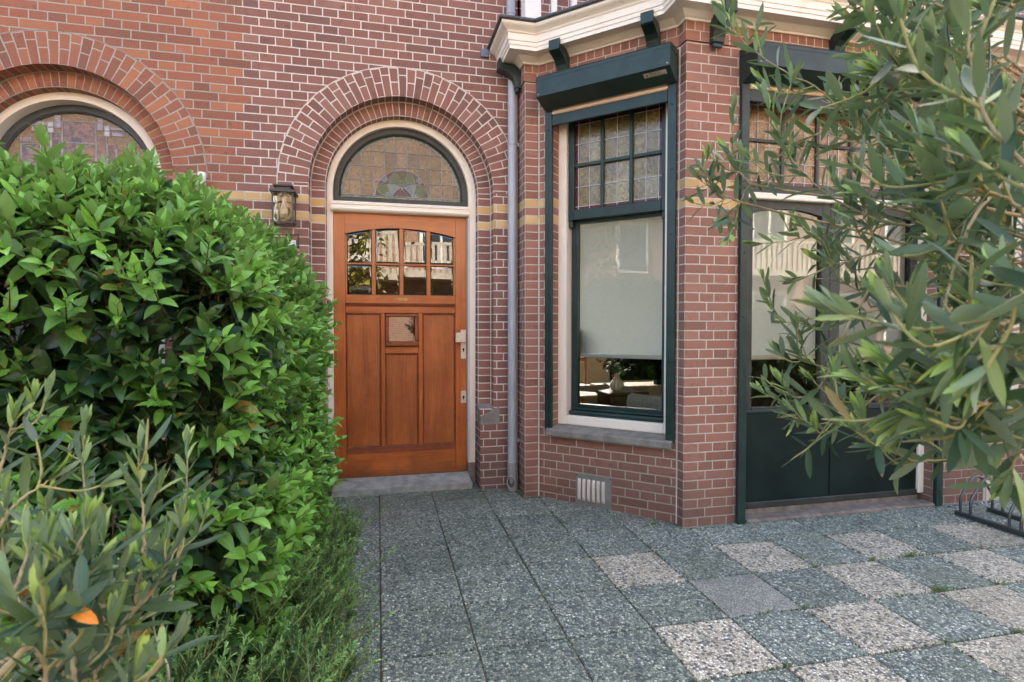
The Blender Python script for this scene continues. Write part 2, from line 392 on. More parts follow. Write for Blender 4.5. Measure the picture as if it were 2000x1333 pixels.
M_RED = cathedral('red_border_glass', srgb(62, 12, 14), srgb(104, 26, 26), .15, 60, .3)
M_LILAC = cathedral('lilac_glass', srgb(120, 112, 130), srgb(176, 170, 180), .2, 70, .4)
M_BROWNG = cathedral('rippled_brown_glass', srgb(70, 46, 36), srgb(150, 104, 78), .05, 26, .5)

def blind_mat():
    t = NT('screen_fabric'); u = t.pos(); s = t.sep(u)
    a = t.n('TexNoise'); t.set(a.inputs['Vector'], t.vscale(u, (30, 30, 420))); a.inputs['Scale'].default_value = 1
    b = t.n('TexNoise'); t.set(b.inputs['Vector'], t.vscale(u, (420, 420, 30))); b.inputs['Scale'].default_value = 1
    k = t.math('ADD', t.math('MULTIPLY', a.outputs['Fac'], .5), t.math('MULTIPLY', b.outputs['Fac'], .5))
    c = t.mix(t.sstep(k, .38, .62), srgb(222, 230, 234), srgb(244, 248, 250))
    t.P(col=c, rough=.8, spec=.2)
    tr = t.n('BsdfTranslucent'); tr.inputs[0].default_value = (.84, .95, 1.0, 1)
    m = t.n('MixShader'); m.inputs[0].default_value = .62
    t.t.links.new(t.b.outputs[0], m.inputs[1]); t.t.links.new(tr.outputs[0], m.inputs[2]); t.t.links.new(m.outputs[0], t.o.inputs[0])
    return t.m
M_BLIND = blind_mat()

# =================================================================== GROUND
GZ = -.025; SLOPE = .025
def ground_z(y): return GZ + SLOPE * min(y, 0) if y > -6 else GZ - .15

def paving():
    rng = random.Random(3)
    light = {(3, 1): .95, (5, 1): .95, (7, 1): 1.0, (9, 1): .8, (6, 2): 1., (8, 2): .85, (10, 2): .9,
             (3, 3): 1., (5, 3): 1., (7, 3): .72, (9, 3): .9, (4, 4): .95, (6, 4): .82, (8, 4): .95, (10, 4): 1.}
    fine = {(4, 2)}
    b = MB(); cols = []
    g = .0030
    for k in range(-6, 17):
        for r in range(-5, 9):
            x0 = .003 + .4 * k + g; x1 = x0 + .4 - 2 * g
            sh = lambda x: -.0165 * (x - .8)
            gy = .0048; y1 = -.985 - .377 * r - gy; y0 = y1 - .377 + 2 * gy
            if y1 < -4.9: continue
            kind = light.get((k, r), 0.)
            if kind: kind = .5 + .5 * kind
            if (k, r) in fine: kind = .3
            tz = [rng.uniform(-.0022, .0022) for _ in range(4)]
            w = .004
            def P(x, y, i, dz=0): return (x, y + sh(x), GZ + SLOPE * (y + sh(x)) + tz[i] + dz)
            T = [P(x0 + w, y0 + w, 0), P(x1 - w, y0 + w, 1), P(x1 - w, y1 - w, 2), P(x0 + w, y1 - w, 3)]
            E = [P(x0, y0, 0, -.005), P(x1, y0, 1, -.005), P(x1, y1, 2, -.005), P(x0, y1, 3, -.005)]
            D = [P(x0, y0, 0, -.05), P(x1, y0, 1, -.05), P(x1, y1, 2, -.05), P(x0, y1, 3, -.05)]
            uv = [(p[0], p[1]) for p in T]
            b.face(T, uv); n = 1
            for i in range(4):
                j = (i + 1) % 4
                b.face([E[i], E[j], T[j], T[i]], [(0, 0)] * 4); b.face([D[i], D[j], E[j], E[i]], [(0, 0)] * 4); n += 2
            c = (kind, rng.random(), min(1, max(0, .25 + .09 * k + rng.uniform(-.2, .2))), 1)
            cols += [c] * (n * 4)
    t = NT('exposed_aggregate_slabs'); p = t.pos(); s = t.sep(p)
    at = t.n('Attribute'); at.attribute_name = 'slab'; a = t.sep(at.outputs['Color'])
    def peb(scale, seed):
        v = t.n('TexVoronoi', feature='F1'); t.set(v.inputs['Vector'], t.vscale(p, (1, 1, .2))); v.inputs['Scale'].default_value = scale
        e = t.n('TexVoronoi', feature='DISTANCE_TO_EDGE'); t.set(e.inputs['Vector'], t.vscale(p, (1, 1, .2))); e.inputs['Scale'].default_value = scale
        return t.white(v.outputs['Color'])[0], t.sstep(e.outputs['Distance'], .02, .16), v.outputs['Distance']
    r1, e1, d1 = peb(84, 0); r2, e2, d2 = peb(150, 1)
    dark = t.ramp(r1, [(0, srgb(66, 78, 78)), (.22, srgb(102, 112, 108)), (.5, srgb(128, 138, 130)), (.74, srgb(146, 153, 136)), (.92, srgb(168, 174, 156)), (1, srgb(206, 208, 196))])
    dark2 = t.ramp(r1, [(0, srgb(72, 82, 84)), (.25, srgb(110, 118, 116)), (.55, srgb(138, 146, 138)), (.85, srgb(168, 174, 160)), (1, srgb(210, 210, 202))])
    dk = t.mix(a[2], dark, dark2)
    lt = t.ramp(r1, [(0, srgb(66, 74, 80)), (.16, srgb(104, 108, 108)), (.26, srgb(160, 150, 132)), (.5, srgb(186, 178, 160)), (.8, srgb(204, 196, 180)), (1, srgb(226, 222, 212))])
    fn = t.ramp(r2, [(0, srgb(120, 121, 116)), (.5, srgb(150, 151, 144)), (1, srgb(184, 184, 174))])
    isl = t.sstep(a[0], .45, .55); c = t.mix(isl, dk, lt)
    c = t.mix(t.math('MULTIPLY', isl, t.sstep(a[0], 1.0, .8, 0, .28)), c, srgb(172, 154, 136))
    isf = t.math('MULTIPLY', t.sstep(a[0], .15, .25), t.math('SUBTRACT', 1., isl)); c = t.mix(isf, c, fn)
    lift = None
    bind = t.mix(isl, srgb(70, 78, 74), srgb(132, 124, 112))
    ed = t.fmix(isf, e1, e2)
    c = t.mix(t.math('MULTIPLY', t.math('SUBTRACT', 1., ed), .75), c, bind)
    # slab to slab tone, moss and grime
    c = t.mix(.9, c, t.mix(a[1], (1.12, 1.12, 1.10, 1), (1.44, 1.42, 1.40, 1)), 'MULTIPLY')
    ns = t.noise(p, 2.2, 5, .6); c = t.mix(t.sstep(ns, .5, .75, 0, .35), c, srgb(96, 108, 82))
    c = t.mix(t.sstep(t.noise(p, 9, 4, .6), .45, .7, 0, .25), c, srgb(60, 62, 58))
    c = t.mix(t.sstep(t.noise(p, .9, 4, .65), .52, .68, 0, .35), c, srgb(112, 116, 96))
    c = t.mix(t.sstep(s[1], -.55, -.1, 0, .3), c, srgb(92, 98, 70))
    h = t.math('SUBTRACT', t.math('MULTIPLY', ed, .9), t.math('MULTIPLY', d1, .6))
    t.P(col=c, rough=.62, spec=.35, normal=t.bump(h, .8, .006))
    for k in range(-6, 17):      # sandy filling of the joints, just below the slab faces
        pass
    o = b.build('paving', t.m); tag(o, kind='structure')
    ca = o.data.color_attributes.new('slab', 'FLOAT_COLOR', 'CORNER')
    ca.data.foreach_set('color', [x for c in cols for x in c])
    return o
paving()
def joints():
    t = NT('joint_sand'); p = t.pos(); n = t.noise(p, 14, 5, .7); n2 = t.noise(p, 3, 3, .6)
    c = t.mix(t.sstep(n, .4, .65), srgb(92, 80, 64), srgb(120, 108, 88)); c = t.mix(t.sstep(n2, .5, .62, 0, .7), c, srgb(84, 92, 48))
    t.P(col=c, rough=.95, spec=.1, normal=t.bump(t.noise(p, 200, 3, .6), .5, .004))
    b = MB(); z = lambda y: GZ + SLOPE * y - .0095
    b.grid([[(x, y, z(y)) for x in (-2.3, 6.8)] for y in (-4.8, .2)], sm=False)
    tag(b.build('joint_sand', t.m), kind='structure')
joints()

def ground():
    t = NT('soil_and_sand'); p = t.pos(); n = t.noise(p, 18, 5, .65)
    t.P(col=t.mix(t.sstep(n, .35, .65), srgb(58, 46, 36), srgb(96, 80, 62)), rough=.95, spec=.2, normal=t.bump(t.noise(p, 120, 4, .6), .6, .01))
    b = MB(); ys = [7, 0, -5.2, -5.21, -80]; zs = [-.06, -.06, -.195, -.20, -.20]
    rows = [[(x, y, z) for x in (-80, -20, 0, 20, 80)] for y, z in zip(ys, zs)]
    b.grid(rows[::-1], sm=False)
    tag(b.build('ground', t.m), kind='structure')
    r = NT('road_clinkers'); p = r.pos(); n = r.noise(p, 30, 4, .6)
    r.P(col=r.mix(n, srgb(96, 78, 70), srgb(136, 112, 98)), rough=.9, spec=.2)
    b = MB(); b.face([(-60, -12.5, -.19), (60, -12.5, -.19), (60, -7, -.19), (-60, -7, -.19)])
    tag(b.build('road', r.m), kind='structure')
ground()

# =================================================================== HOUSE WALLS
AC, AZ, RO, RI, R2 = .205, 2.352, .917, .70, .59     # arch centre, spring, ring radii
DR, DF = .11, .19                                     # depth of inner ring and of the frame
TOP = 9.2

def tooth(i): return XB_ + (0., -.0548, 0., .0547)[int(i) % 4]
XB_ = -.932
def arch_wall(b, cx, x0, x1, ztop, side):
    """facade sheet with an arched opening; returns nothing, adds faces (material 0 wall, 1 ring, 2 header ring, 3 jamb, 4 mortar)"""
    W_ = lambda x, z, y=0: (x, y, z)
    def rect(xa, xb, za, zb, y=0, mi=0): b.face([(xa, y, za), (xb, y, za), (xb, y, zb), (xa, y, zb)], [(xa, za), (xb, za), (xb, zb), (xa, zb)], mi)
    if side == 'left': rect(cx + RO, x1, -.2, ztop)
    else: rect(x0, cx - RO, -.2, ztop)
    # the two houses meet in a toothed joint, course by course (odd courses are headers)
    row = -4
    while True:
        za, zb_ = .0092 + .0627 * row, min(.0092 + .0627 * (row + 1), ztop)
        if za >= ztop: break
        e = tooth((row + 1) % 4)
        if side == 'left': rect(e, cx - RO, za, zb_)
        else: rect(cx + RO, e, za, zb_)
        row += 1
    rect(cx - RO, cx - RI, .62, AZ); rect(cx + RI, cx + RO, .62, AZ)
    rect(cx - RO, cx - R2, -.2, .62); rect(cx + R2, cx + RO, -.2, .62)
    n = 48
    ang = [math.pi * (1 - i / n) for i in range(n + 1)]
    P = lambda r, a: (cx + r * math.cos(a), AZ + r * math.sin(a))
    for i in range(n):
        p, q = P(RO, ang[i]), P(RO, ang[i + 1])
        b.face([(p[0], 0, p[1]), (q[0], 0, q[1]), (q[0], 0, ztop), (p[0], 0, ztop)], [p, q, (q[0], ztop), (p[0], ztop)], 0)
        v0, v1 = (math.pi - ang[i]) * .81, (math.pi - ang[i + 1]) * .81
        def ring(ra, rb, y, mi, ua, ub, va, vb):
            pa, qa, qb, pb = P(ra, ang[i]), P(ra, ang[i + 1]), P(rb, ang[i + 1]), P(rb, ang[i])
            b.face([(pa[0], y, pa[1]), (qa[0], y, qa[1]), (qb[0], y, qb[1]), (pb[0], y, pb[1])], [(ua, va), (ua, vb), (ub, vb), (ub, va)], mi)
        def soff(r, ya, yb, mi, va, vb):
            p, q = P(r, ang[i]), P(r, ang[i + 1])
            b.face([(p[0], ya, p[1]), (p[0], yb, p[1]), (q[0], yb, q[1]), (q[0], ya, q[1])], [(.0, va), (.109, va), (.109, vb), (.0, vb)], mi)
        ring(RI, RO, 0, 1, .0, .2245, v0, v1)
        w0, w1 = v0 * 1.0, v1 * 1.0
        soff(RI, 0, DR, 2, w0, w1)
        ring(R2, RI, DR, 2, .0, .1145, w0, w1)
        soff(R2, DR, DF + .1, 2, w0, w1)
        for rr, ya in ((RO, -.0012),):
            pa, qa, qb, pb = P(rr - .0035, ang[i]), P(rr - .0035, ang[i + 1]), P(rr + .0045, ang[i + 1]), P(rr + .0045, ang[i])
            b.face([(pa[0], ya, pa[1]), (qa[0], ya, qa[1]), (qb[0], ya, qb[1]), (pb[0], ya, pb[1])], None, 4)
        # bed of mortar in the angle between the two rings
        pa, qa = P(RI + .001, ang[i]), P(RI + .001, ang[i + 1]); pb, qb = P(RI - .009, ang[i]), P(RI - .009, ang[i + 1])
        b.face([(pb[0], DR - .004, pb[1]), (qb[0], DR - .004, qb[1]), (qa[0], DR - .004, qa[1]), (pa[0], DR - .004, pa[1])], None, 4)
    for s in (-1, 1):
        xo, xi = cx + s * RI, cx + s * R2
        b.face([(xo, 0, .62), (xo, DR, .62), (xo, DR, AZ), (xo, 0, AZ)][::-s], [(0, .62), (DR, .62), (DR, AZ), (0, AZ)][::-s], 3)
        b.face([(xi, DR, .62), (xo, DR, .62), (xo, DR, AZ), (xi, DR, AZ)], [(.0, .62), (.1095, .62), (.1095, AZ), (0, AZ)], 3)
        b.face([(xi, DR, .62), (xi, DF + .1, .62), (xi, DF + .1, AZ), (xi, DR, AZ)], [(0, .62), (.109, .62), (.109, AZ), (0, AZ)], 3)
        b.face([(xi, 0, -.2), (xi, DF + .1, -.2), (xi, DF + .1, .62), (xi, 0, .62)], [(0, -.2), (.19, -.2), (.19, .62), (0, .62)], 0)
        b.face([(xi, 0, .62), (xi, DR, .62), (xo, DR, .62), (xo, 0, .62)], None, 4)
        xa, xb = sorted((xo, xo - s * .009))
        b.face([(xa, DR - .004, .62), (xb, DR - .004, .62), (xb, DR - .004, AZ), (xa, DR - .004, AZ)], None, 4)

house = thing('brick_house', 'purplish brick house with white joints, arched teak front door and bay with green shutters', 'house', (1.5, 0, 0))
XB = -.945
b = MB(); arch_wall(b, AC, XB, 1.10, TOP, 'left')
# return, small pier, angled wall, big pier
def wall_xy(b, p, q, z0, z1, u0=0., mi=0):
    l = math.dist(p, q)
    b.face([(*p, z0), (*q, z0), (*q, z1), (*p, z1)], [(u0, z0), (u0 + l, z0), (u0 + l, z1), (u0, z1)], mi)
P0, P1, P2 = (1.10, 0.), (1.10, -.24), (1.21, -.24)
P3, P4 = (1.968, -.998), (1.968, -1.08)
ZC = 3.32
b.face([(1.10, 0, ZC), (8, 0, ZC), (8, 0, TOP), (1.10, 0, TOP)], [(1.1, ZC), (8, ZC), (8, TOP), (1.1, TOP)], 0)
wall_xy(b, P0, P1, -.2, 3.154, 0., 6); wall_xy(b, P1, P2, -.2, 3.154, 0., 7)
# angled wall with the sash window opening: s runs along the wall, off is outwards
SQ = math.sqrt(.5)
def AW(p):            # (s, off, z) -> world
    return (1.21 + SQ * p[0] - SQ * p[1], -.24 - SQ * p[0] - SQ * p[1], p[2])
SL_, SR_ = .118, 1.005; SZ0, SZ1 = .47, 3.0; SEND = math.dist(P2, P3)
def aface(s0, s1, z0, z1, mi=5, off=0.):
    b.face([AW((s0, off, z0)), AW((s1, off, z0)), AW((s1, off, z1)), AW((s0, off, z1))], [(s0, z0), (s1, z0), (s1, z1), (s0, z1)], mi)
aface(0, SL_, -.2, 3.154); aface(SR_, SEND, -.2, 3.154); aface(SL_, SR_, -.2, SZ0); aface(SL_, SR_, SZ1, 3.154)
for s_, sgn in ((SL_, 1), (SR_, -1)):
    f = [AW((s_, 0, SZ0)), AW((s_, -.16, SZ0)), AW((s_, -.16, SZ1)), AW((s_, 0, SZ1))]
    b.face(f[::sgn], [(0, SZ0), (.16, SZ0), (.16, SZ1), (0, SZ1)][::sgn], 7)
b.face([AW((SL_, 0, SZ1)), AW((SL_, -.16, SZ1)), AW((SR_, -.16, SZ1)), AW((SR_, 0, SZ1))], None, 4)
wall_xy(b, P3, P4, -.2, 3.154, .02, 7)
# bay front: pier, garden door opening, pier, window opening, pier
FY = -1.08; FX0, FX1 = 2.405, 4.05; WX0, WX1 = 4.40, 4.98
def fface(x0, x1, z0, z1, mi=6, y=FY): b.face([(x0, y, z0), (x1, y, z0), (x1, y, z1), (x0, y, z1)], [(x0 - P4[0], z0), (x1 - P4[0], z0), (x1 - P4[0], z1), (x0 - P4[0], z1)], mi)
fface(P4[0], FX0, -.2, 3.154); fface(FX0, FX1, 2.93, 3.154); fface(FX1, WX0, -.2, 3.154)
fface(WX0, WX1, -.2, .46); fface(WX0, WX1, 2.9, 3.154); fface(WX1, 8, -.2, 3.154)
for x, z0, z1, s in ((FX0, -.2, 2.93, 1), (FX1, -.2, 2.93, -1), (WX0, .46, 2.9, 1), (WX1, .46, 2.9, -1)):
    f = [(x, FY, z0), (x, FY + .14, z0), (x, FY + .14, z1), (x, FY, z1)]
    b.face(f[::s], [(0, z0), (.109, z0), (.109, z1), (0, z1)][::s], 7)
for x0, x1, z in ((FX0, FX1, 2.93), (WX0, WX1, 2.9)):
    b.face([(x0, FY, z), (x0, FY + .14, z), (x1, FY + .14, z), (x1, FY, z)], None, 4)
# projecting band: one stretcher course and a soldier course under the cornice
def offs(o, xe=8.):
    """bay plan pushed outwards by o"""
    k = .97 - o * math.sqrt(2)
    return [(1.10 - o, 0.), (1.10 - o, -.24 - o), (k + .24 + o, -.24 - o), (1.968 - o, k - (1.968 - o)), (1.968 - o, -1.08 - o), (xe, -1.08 - o)]
bo = offs(.012)
for i in range(5):
    p, q = bo[i], bo[i + 1]; l = math.dist(p, q)
    b.face([(*p, 3.154), (*q, 3.154), (*q, 3.222), (*p, 3.222)], [(0, 3.1465), (l, 3.1465), (l, 3.2073), (0, 3.2073)], 5)
    b.face([(*p, 3.222), (*q, 3.222), (*q, 3.325), (*p, 3.325)], [(.085, 0), (.085, l), (.19, l), (.19, 0)], 8)
    pi, qi = offs(0)[i], offs(0)[i + 1]
    b.face([(*pi, 3.154), (*qi, 3.154), (*q, 3.154), (*p, 3.154)], None, 5)
# vertical mortar beads in the inner corners
def bead(x, y, z0=-.1, z1=3.15, r=.007): b.tube([(x, y, z0), (x, y, z1)], r, 6, 4)
bead(1.100, -.001); bead(1.212, -.242, r=.0065); bead(1.967, -1.0, r=.0065)
# rear, side, roof plane of the body (keeps sun out of the rooms)
b.box(XB, XB + .02, .45, 7, -.2, TOP - .05, 0); b.box(7.9, 7.98, -1.0, 7, -.2, TOP - .05, 0)
b.build('wall', [B_OWN['wall'], B_OWN['ring'], B_OWN['head'], B_OWN['jamb'], M_MORT, B_BAYX, B_BAY, B_JAMB, B_SOLD], house)
b = MB(); b.box(XB, 8, .02, 7, TOP - .04, TOP + .1); b.build('roof', M_BLACK, house)
# stone blocks where the stepped jamb starts
for s in (-1, 1):
    b = MB(); xi, xo = AC + s * R2, AC + s * (RI + .045)
    fx, bx = xi + s * .0, xo
    A = [(xi, -.004, .50), (xo, -.004, .50), (xo, -.004, .645), (xi + s * .0, -.004, .565)]
    Bk = [(xi - s * .004, DR + .0, .50), (xo, DR, .50), (xo, DR, .652), (xi - s * .004, DR, .655)]
    F = [A, [A[3], A[2], Bk[2], Bk[3]], [A[0], A[3], Bk[3], Bk[0]]]
    for f in F: b.face(f if s > 0 else f[::-1])
    b.build('corner_stone', M_STONE, house)

# =================================================================== FRONT DOOR
def arc_pts(cx, cz, r, a0, a1, n): return [(cx + r * math.cos(a0 + (a1 - a0) * i / n), cz + r * math.sin(a0 + (a1 - a0) * i / n)) for i in range(n + 1)]

def arch_frame(b, cx, x0, x1, zb, ro, ri_c, ri, y0, y1, mi=0):
    """cream frame: two posts and a half ring, front y0, back y1"""
    n = 40
    O = [(x0, zb)] + arc_pts(cx, AZ, ro, math.pi, 0, n) + [(x1, zb)]
    k = (x1 - x0) / 2
    wl, wr = .045, .056
    I = [(x0 + wl, zb)] + [(ri_c + ri * math.cos(math.pi * (1 - i / n)), AZ + ri * math.sin(math.pi * (1 - i / n))) for i in range(n + 1)] + [(x1 - wr, zb)]
    L = 0
    for i in range(len(O) - 1):
        for (A, B_, ya, yb) in ((O[i], O[i + 1], y0, y0),):
            b.face([(O[i][0], y0, O[i][1]), (I[i][0], y0, I[i][1]), (I[i + 1][0], y0, I[i + 1][1]), (O[i + 1][0], y0, O[i + 1][1])][::-1], None, mi)
            b.face([(I[i][0], y0, I[i][1]), (I[i][0], y1, I[i][1]), (I[i + 1][0], y1, I[i + 1][1]), (I[i + 1][0], y0, I[i + 1][1])], None, mi)
            b.face([(O[i][0], y0, O[i][1]), (O[i + 1][0], y0, O[i + 1][1]), (O[i + 1][0], y1, O[i + 1][1]), (O[i][0], y1, O[i][1])], None, mi)

def half_sash(b, cx, ro, ri, zb, zi, y0, y1):
    """dark half-round sash with its bottom rail"""
    n = 40
    def ring(r, zlo):
        pts = []
        for i in range(n + 1):
            a = math.pi * (1 - i / n); pts.append((cx + r * math.cos(a), max(zlo, AZ + r * math.sin(a)) if i not in (0, n) else zlo))
        return pts
    O, I = ring(ro, zb), ring(ri, zi)
    I[0] = (cx - ri, zi); I[-1] = (cx + ri, zi)
    for i in range(n):
        b.face([(O[i][0], y0, O[i][1]), (O[i + 1][0], y0, O[i + 1][1]), (I[i + 1][0], y0, I[i + 1][1]), (I[i][0], y0, I[i][1])][::-1])
        m = .012
        Im = lambda p: (cx + (p[0] - cx) * (1 - m / ri), zi + (p[1] - zi) * (1 - m / ri))
        a, c = Im(I[i]), Im(I[i + 1])
        b.face([(I[i][0], y0, I[i][1]), (I[i + 1][0], y0, I[i + 1][1]), (c[0], y0 + .014, c[1]), (a[0], y0 + .014, a[1])][::-1])
        b.face([(a[0], y0 + .014, a[1]), (c[0], y0 + .014, c[1]), (c[0], y1, c[1]), (a[0], y1, a[1])][::-1])
    b.face([(O[0][0], y0, zb), (O[-1][0], y0, zb), (I[-1][0], y0, zi), (I[0][0], y0, zi)])
    b.face([(I[0][0], y0, zi), (I[-1][0], y0, zi), (I[-1][0] - .01, y1, zi + .012), (I[0][0] + .01, y1, zi + .012)])

def strip(b, p, q, w, y, h=.004, mi=0):
    """flat lead between two points of an X-Z plane"""
    dx, dz = q[0] - p[0], q[1] - p[1]; l = math.hypot(dx, dz)
    if l < 1e-6: return
    nx, nz = -dz / l * w / 2, dx / l * w / 2
    b.face([(p[0] + nx, y - .001, p[1] + nz), (p[0] - nx, y - .001, p[1] - nz), (p[0], y - h, p[1]), ][:0] or
           [(p[0] - nx, y, p[1] - nz), (q[0] - nx, y, q[1] - nz), (q[0], y - h, q[1]), (p[0], y - h, p[1])], None, mi)
    b.face([(p[0], y - h, p[1]), (q[0], y - h, q[1]), (q[0] + nx, y, q[1] + nz), (p[0] + nx, y, p[1] + nz)], None, mi)
def poly_strip(b, pts, w, y, close=False):
    n = len(pts)
    for i in range(n if close else n - 1): strip(b, pts[i], pts[(i + 1) % n], w, y)

def transom_bar(b, x0, x1, y):
    prof = [(y + .05, 2.19), (y - .012, 2.19), (y - .03, 2.200), (y - .036, 2.212), (y - .020, 2.222), (y - .020, 2.242), (y - .030, 2.248), (y - .030, 2.262), (y - .016, 2.272), (y + .05, 2.276)]
    rows = [[(x, p[0], p[1]) for p in prof] for x in (x0, x1)]
    b.grid(rows, sm=False)
    for r, s in ((rows[0], 1), (rows[1], -1)): b.face(r[::s])

def fan_pattern(par, cx, gy, gr, zb):
    """leaded fanlight: amber squares, green border and a tulip medallion"""
    b = MB(); n = 40; gi = gr - .03; zi = zb + .022
    arcO = [(cx + gr * math.cos(math.pi * (1 - i / n)), max(zb, AZ + gr * math.sin(math.pi * (1 - i / n)))) for i in range(n + 1)]
    b.face([(cx - gr, gy, zb)] + [(p[0], gy, p[1]) for p in arcO][::-1][::-1] + [(cx + gr, gy, zb)])
    b.build('amber_pane', M_AMBER, par)
    b = MB(); y = gy - .002
    arcI = [(cx + gi * math.cos(math.pi * (1 - i / n)), AZ + gi * math.sin(math.pi * (1 - i / n))) for i in range(n + 1)]
    for i in range(n): b.face([(arcO[i][0], y, arcO[i][1]), (arcI[i][0], y, arcI[i][1]), (arcI[i + 1][0], y, arcI[i + 1][1]), (arcO[i + 1][0], y, arcO[i + 1][1])], None)
    b.face([(cx - gr, y, zb), (cx + gr, y, zb), (cx + gr, y, zi), (cx - gr, y, zi)])
    b.build('border_glass', M_BORDER, par)
    L = MB(); w = .0062; yl = gy - .004
    poly_strip(L, [(cx - gi, zi)] + arcI + [(cx + gi, zi)], w, yl); strip(L, (cx - gr, zi), (cx + gr, zi), w, yl)
    for a in (12, 36, 48, 66, 98, 128, 145, 168): strip(L, (cx + gi * math.cos(R(a)), AZ + gi * math.sin(R(a))), (cx + gr * math.cos(R(a)), AZ + gr * math.sin(R(a))), w, yl)
    sp = .0915; mr = .213
    def top(x): return AZ + math.sqrt(max(0, gi * gi - (x - cx) ** 2))
    def med(x): return zi + math.sqrt(max(0, mr * mr - (x - cx) ** 2)) if abs(x - cx) < mr else zi
    for k in range(-5, 6):
        x = cx + (k + .5) * sp * (1 if True else 1)
        if abs(x - cx) < gi: strip(L, (x, med(x)), (x, top(x)), w, yl)
    for j, z in enumerate((zi + .118, zi + .236, zi + .354)):
        hx = math.sqrt(max(0, gi * gi - (z - AZ) ** 2))
        if z - zi < mr:
            m = math.sqrt(mr * mr - (z - zi) ** 2)
            strip(L, (cx - hx, z), (cx - m, z), w, yl); strip(L, (cx + m, z), (cx + hx, z), w, yl)
        else: strip(L, (cx - hx, z), (cx + hx, z), w, yl)
    # medallion
    S_ = .000623
    def T(p, s): return (cx + s * (p[0] - 1022) * S_, zi + (1008 - p[1]) * S_)
    disc = [(cx + mr * math.cos(math.pi * i / 24), zi + mr * math.sin(math.pi * i / 24)) for i in range(25)]
    b = MB(); b.face([(p[0], gy - .0025, p[1]) for p in disc]); b.build('maroon_glass', M_CMAR, par)
    poly_strip(L, disc, .006, yl - .0005)
    up = [(850, 838), (860, 775), (890, 718), (943, 683), (982, 725), (1002, 800), (975, 822), (960, 850), (905, 836)]
    lo = [(690, 922), (735, 868), (785, 843), (842, 838), (848, 895), (862, 950), (812, 996), (745, 985)]
    bl = [(846, 840), (915, 838), (975, 856), (1022, 884), (960, 930), (900, 1003), (864, 950), (850, 895)]
    lens = [(1022, 884), (960, 930), (900, 1003), (955, 1005), (1000, 955)]
    ctop = [(943, 683), (1022, 668), (1022, 800), (1002, 800), (982, 725)]
    for nm, mt, polys in (('green_petal', M_CGREEN, (up, lo)), ('blue_petal', M_CBLUE, (bl,)), ('brown_petal', M_CBRN, (ctop,)), ('lilac_petal', M_CMAR, (lens,))):
        b = MB()
        for pl in polys:
            for s in (1, -1):
                q = [T(p, s) for p in pl]
                b.face([(p[0], gy - .0032, p[1]) for p in (q[::-1] if s > 0 else q)]); poly_strip(L, q, .0048, yl - .0008, True)
        b.build(nm, mt, par)
    b = MB()
    hub = [T((1022 + 64 * math.cos(math.pi * i / 14), 862 - 64 * math.sin(math.pi * i / 14)), 1) for i in range(15)]
    b.face([(p[0], gy - .0038, p[1]) for p in hub]); poly_strip(L, hub, .0048, yl - .001, True); b.build('green_petal', M_CGREEN, par)
    for s in (1, -1):
        b = MB()
        cc = [T((797 + 37 * math.cos(2 * math.pi * i / 18), 787 + 37 * math.sin(2 * math.pi * i / 18)), s) for i in range(18)]
        b.face([(p[0], gy - .0038, p[1]) for p in (cc[::-1] if s > 0 else cc)]); poly_strip(L, cc, .0048, yl - .001, True)
        b.build('blue_roundel', M_CBLUE, par); b = MB()
        qq = [T((852 + 45 * math.cos(math.pi * i / 10), 1003 - 45 * math.sin(math.pi * i / 10)), s) for i in range(11)]
        b.face([(p[0], gy - .0038, p[1]) for p in (qq if s > 0 else qq[::-1])]); poly_strip(L, qq, .0048, yl - .001); b.build('green_quarter', M_CBLUE, par)
    L.build('lead_came', M_LEAD, par)

fr_b = MB(); arch_frame(fr_b, AC, AC - .595, AC + .58, .15, .588, .197, .535, DF, DF + .12)
transom_bar(fr_b, -.352, .733, DF)
frame = fr_b.build('door_frame', M_CREAM, house)
for x0, x1 in ((AC - .594, -.344), (.724, AC + .579)):
    b = MB(); b.box(x0, x1, DF - .004, DF + .1, -.05, .155); b.build('stone_foot', M_STONE, frame)
b = MB(); b.lathe((-.372, 0, 0), [(.016, 0), (.0155, .006), (.012, .012), (.001, .016)], 14)
bv = b.v; b.v = [(-.372 + (x + .372), DF - z, 1.483 + y) for x, y, z in bv]
b.build('bell_push', M_BRASS, frame)
b = MB(); b.box(.716, .735, DF + .004, DF + .028, .17, 2.188, b=.003); b.box(.7365, .7395, DF - .004, DF + .01, .17, 2.188); b.build('weather_strip', M_PVC, frame)
fs = MB(); half_sash(fs, AC - .008, .54, .492, 2.268, 2.318, DF + .045, DF + .09)
fan = fs.build('fanlight', M_GREEN2, house)
fan_pattern(fan, AC - .008, DF + .078, .492, 2.322)

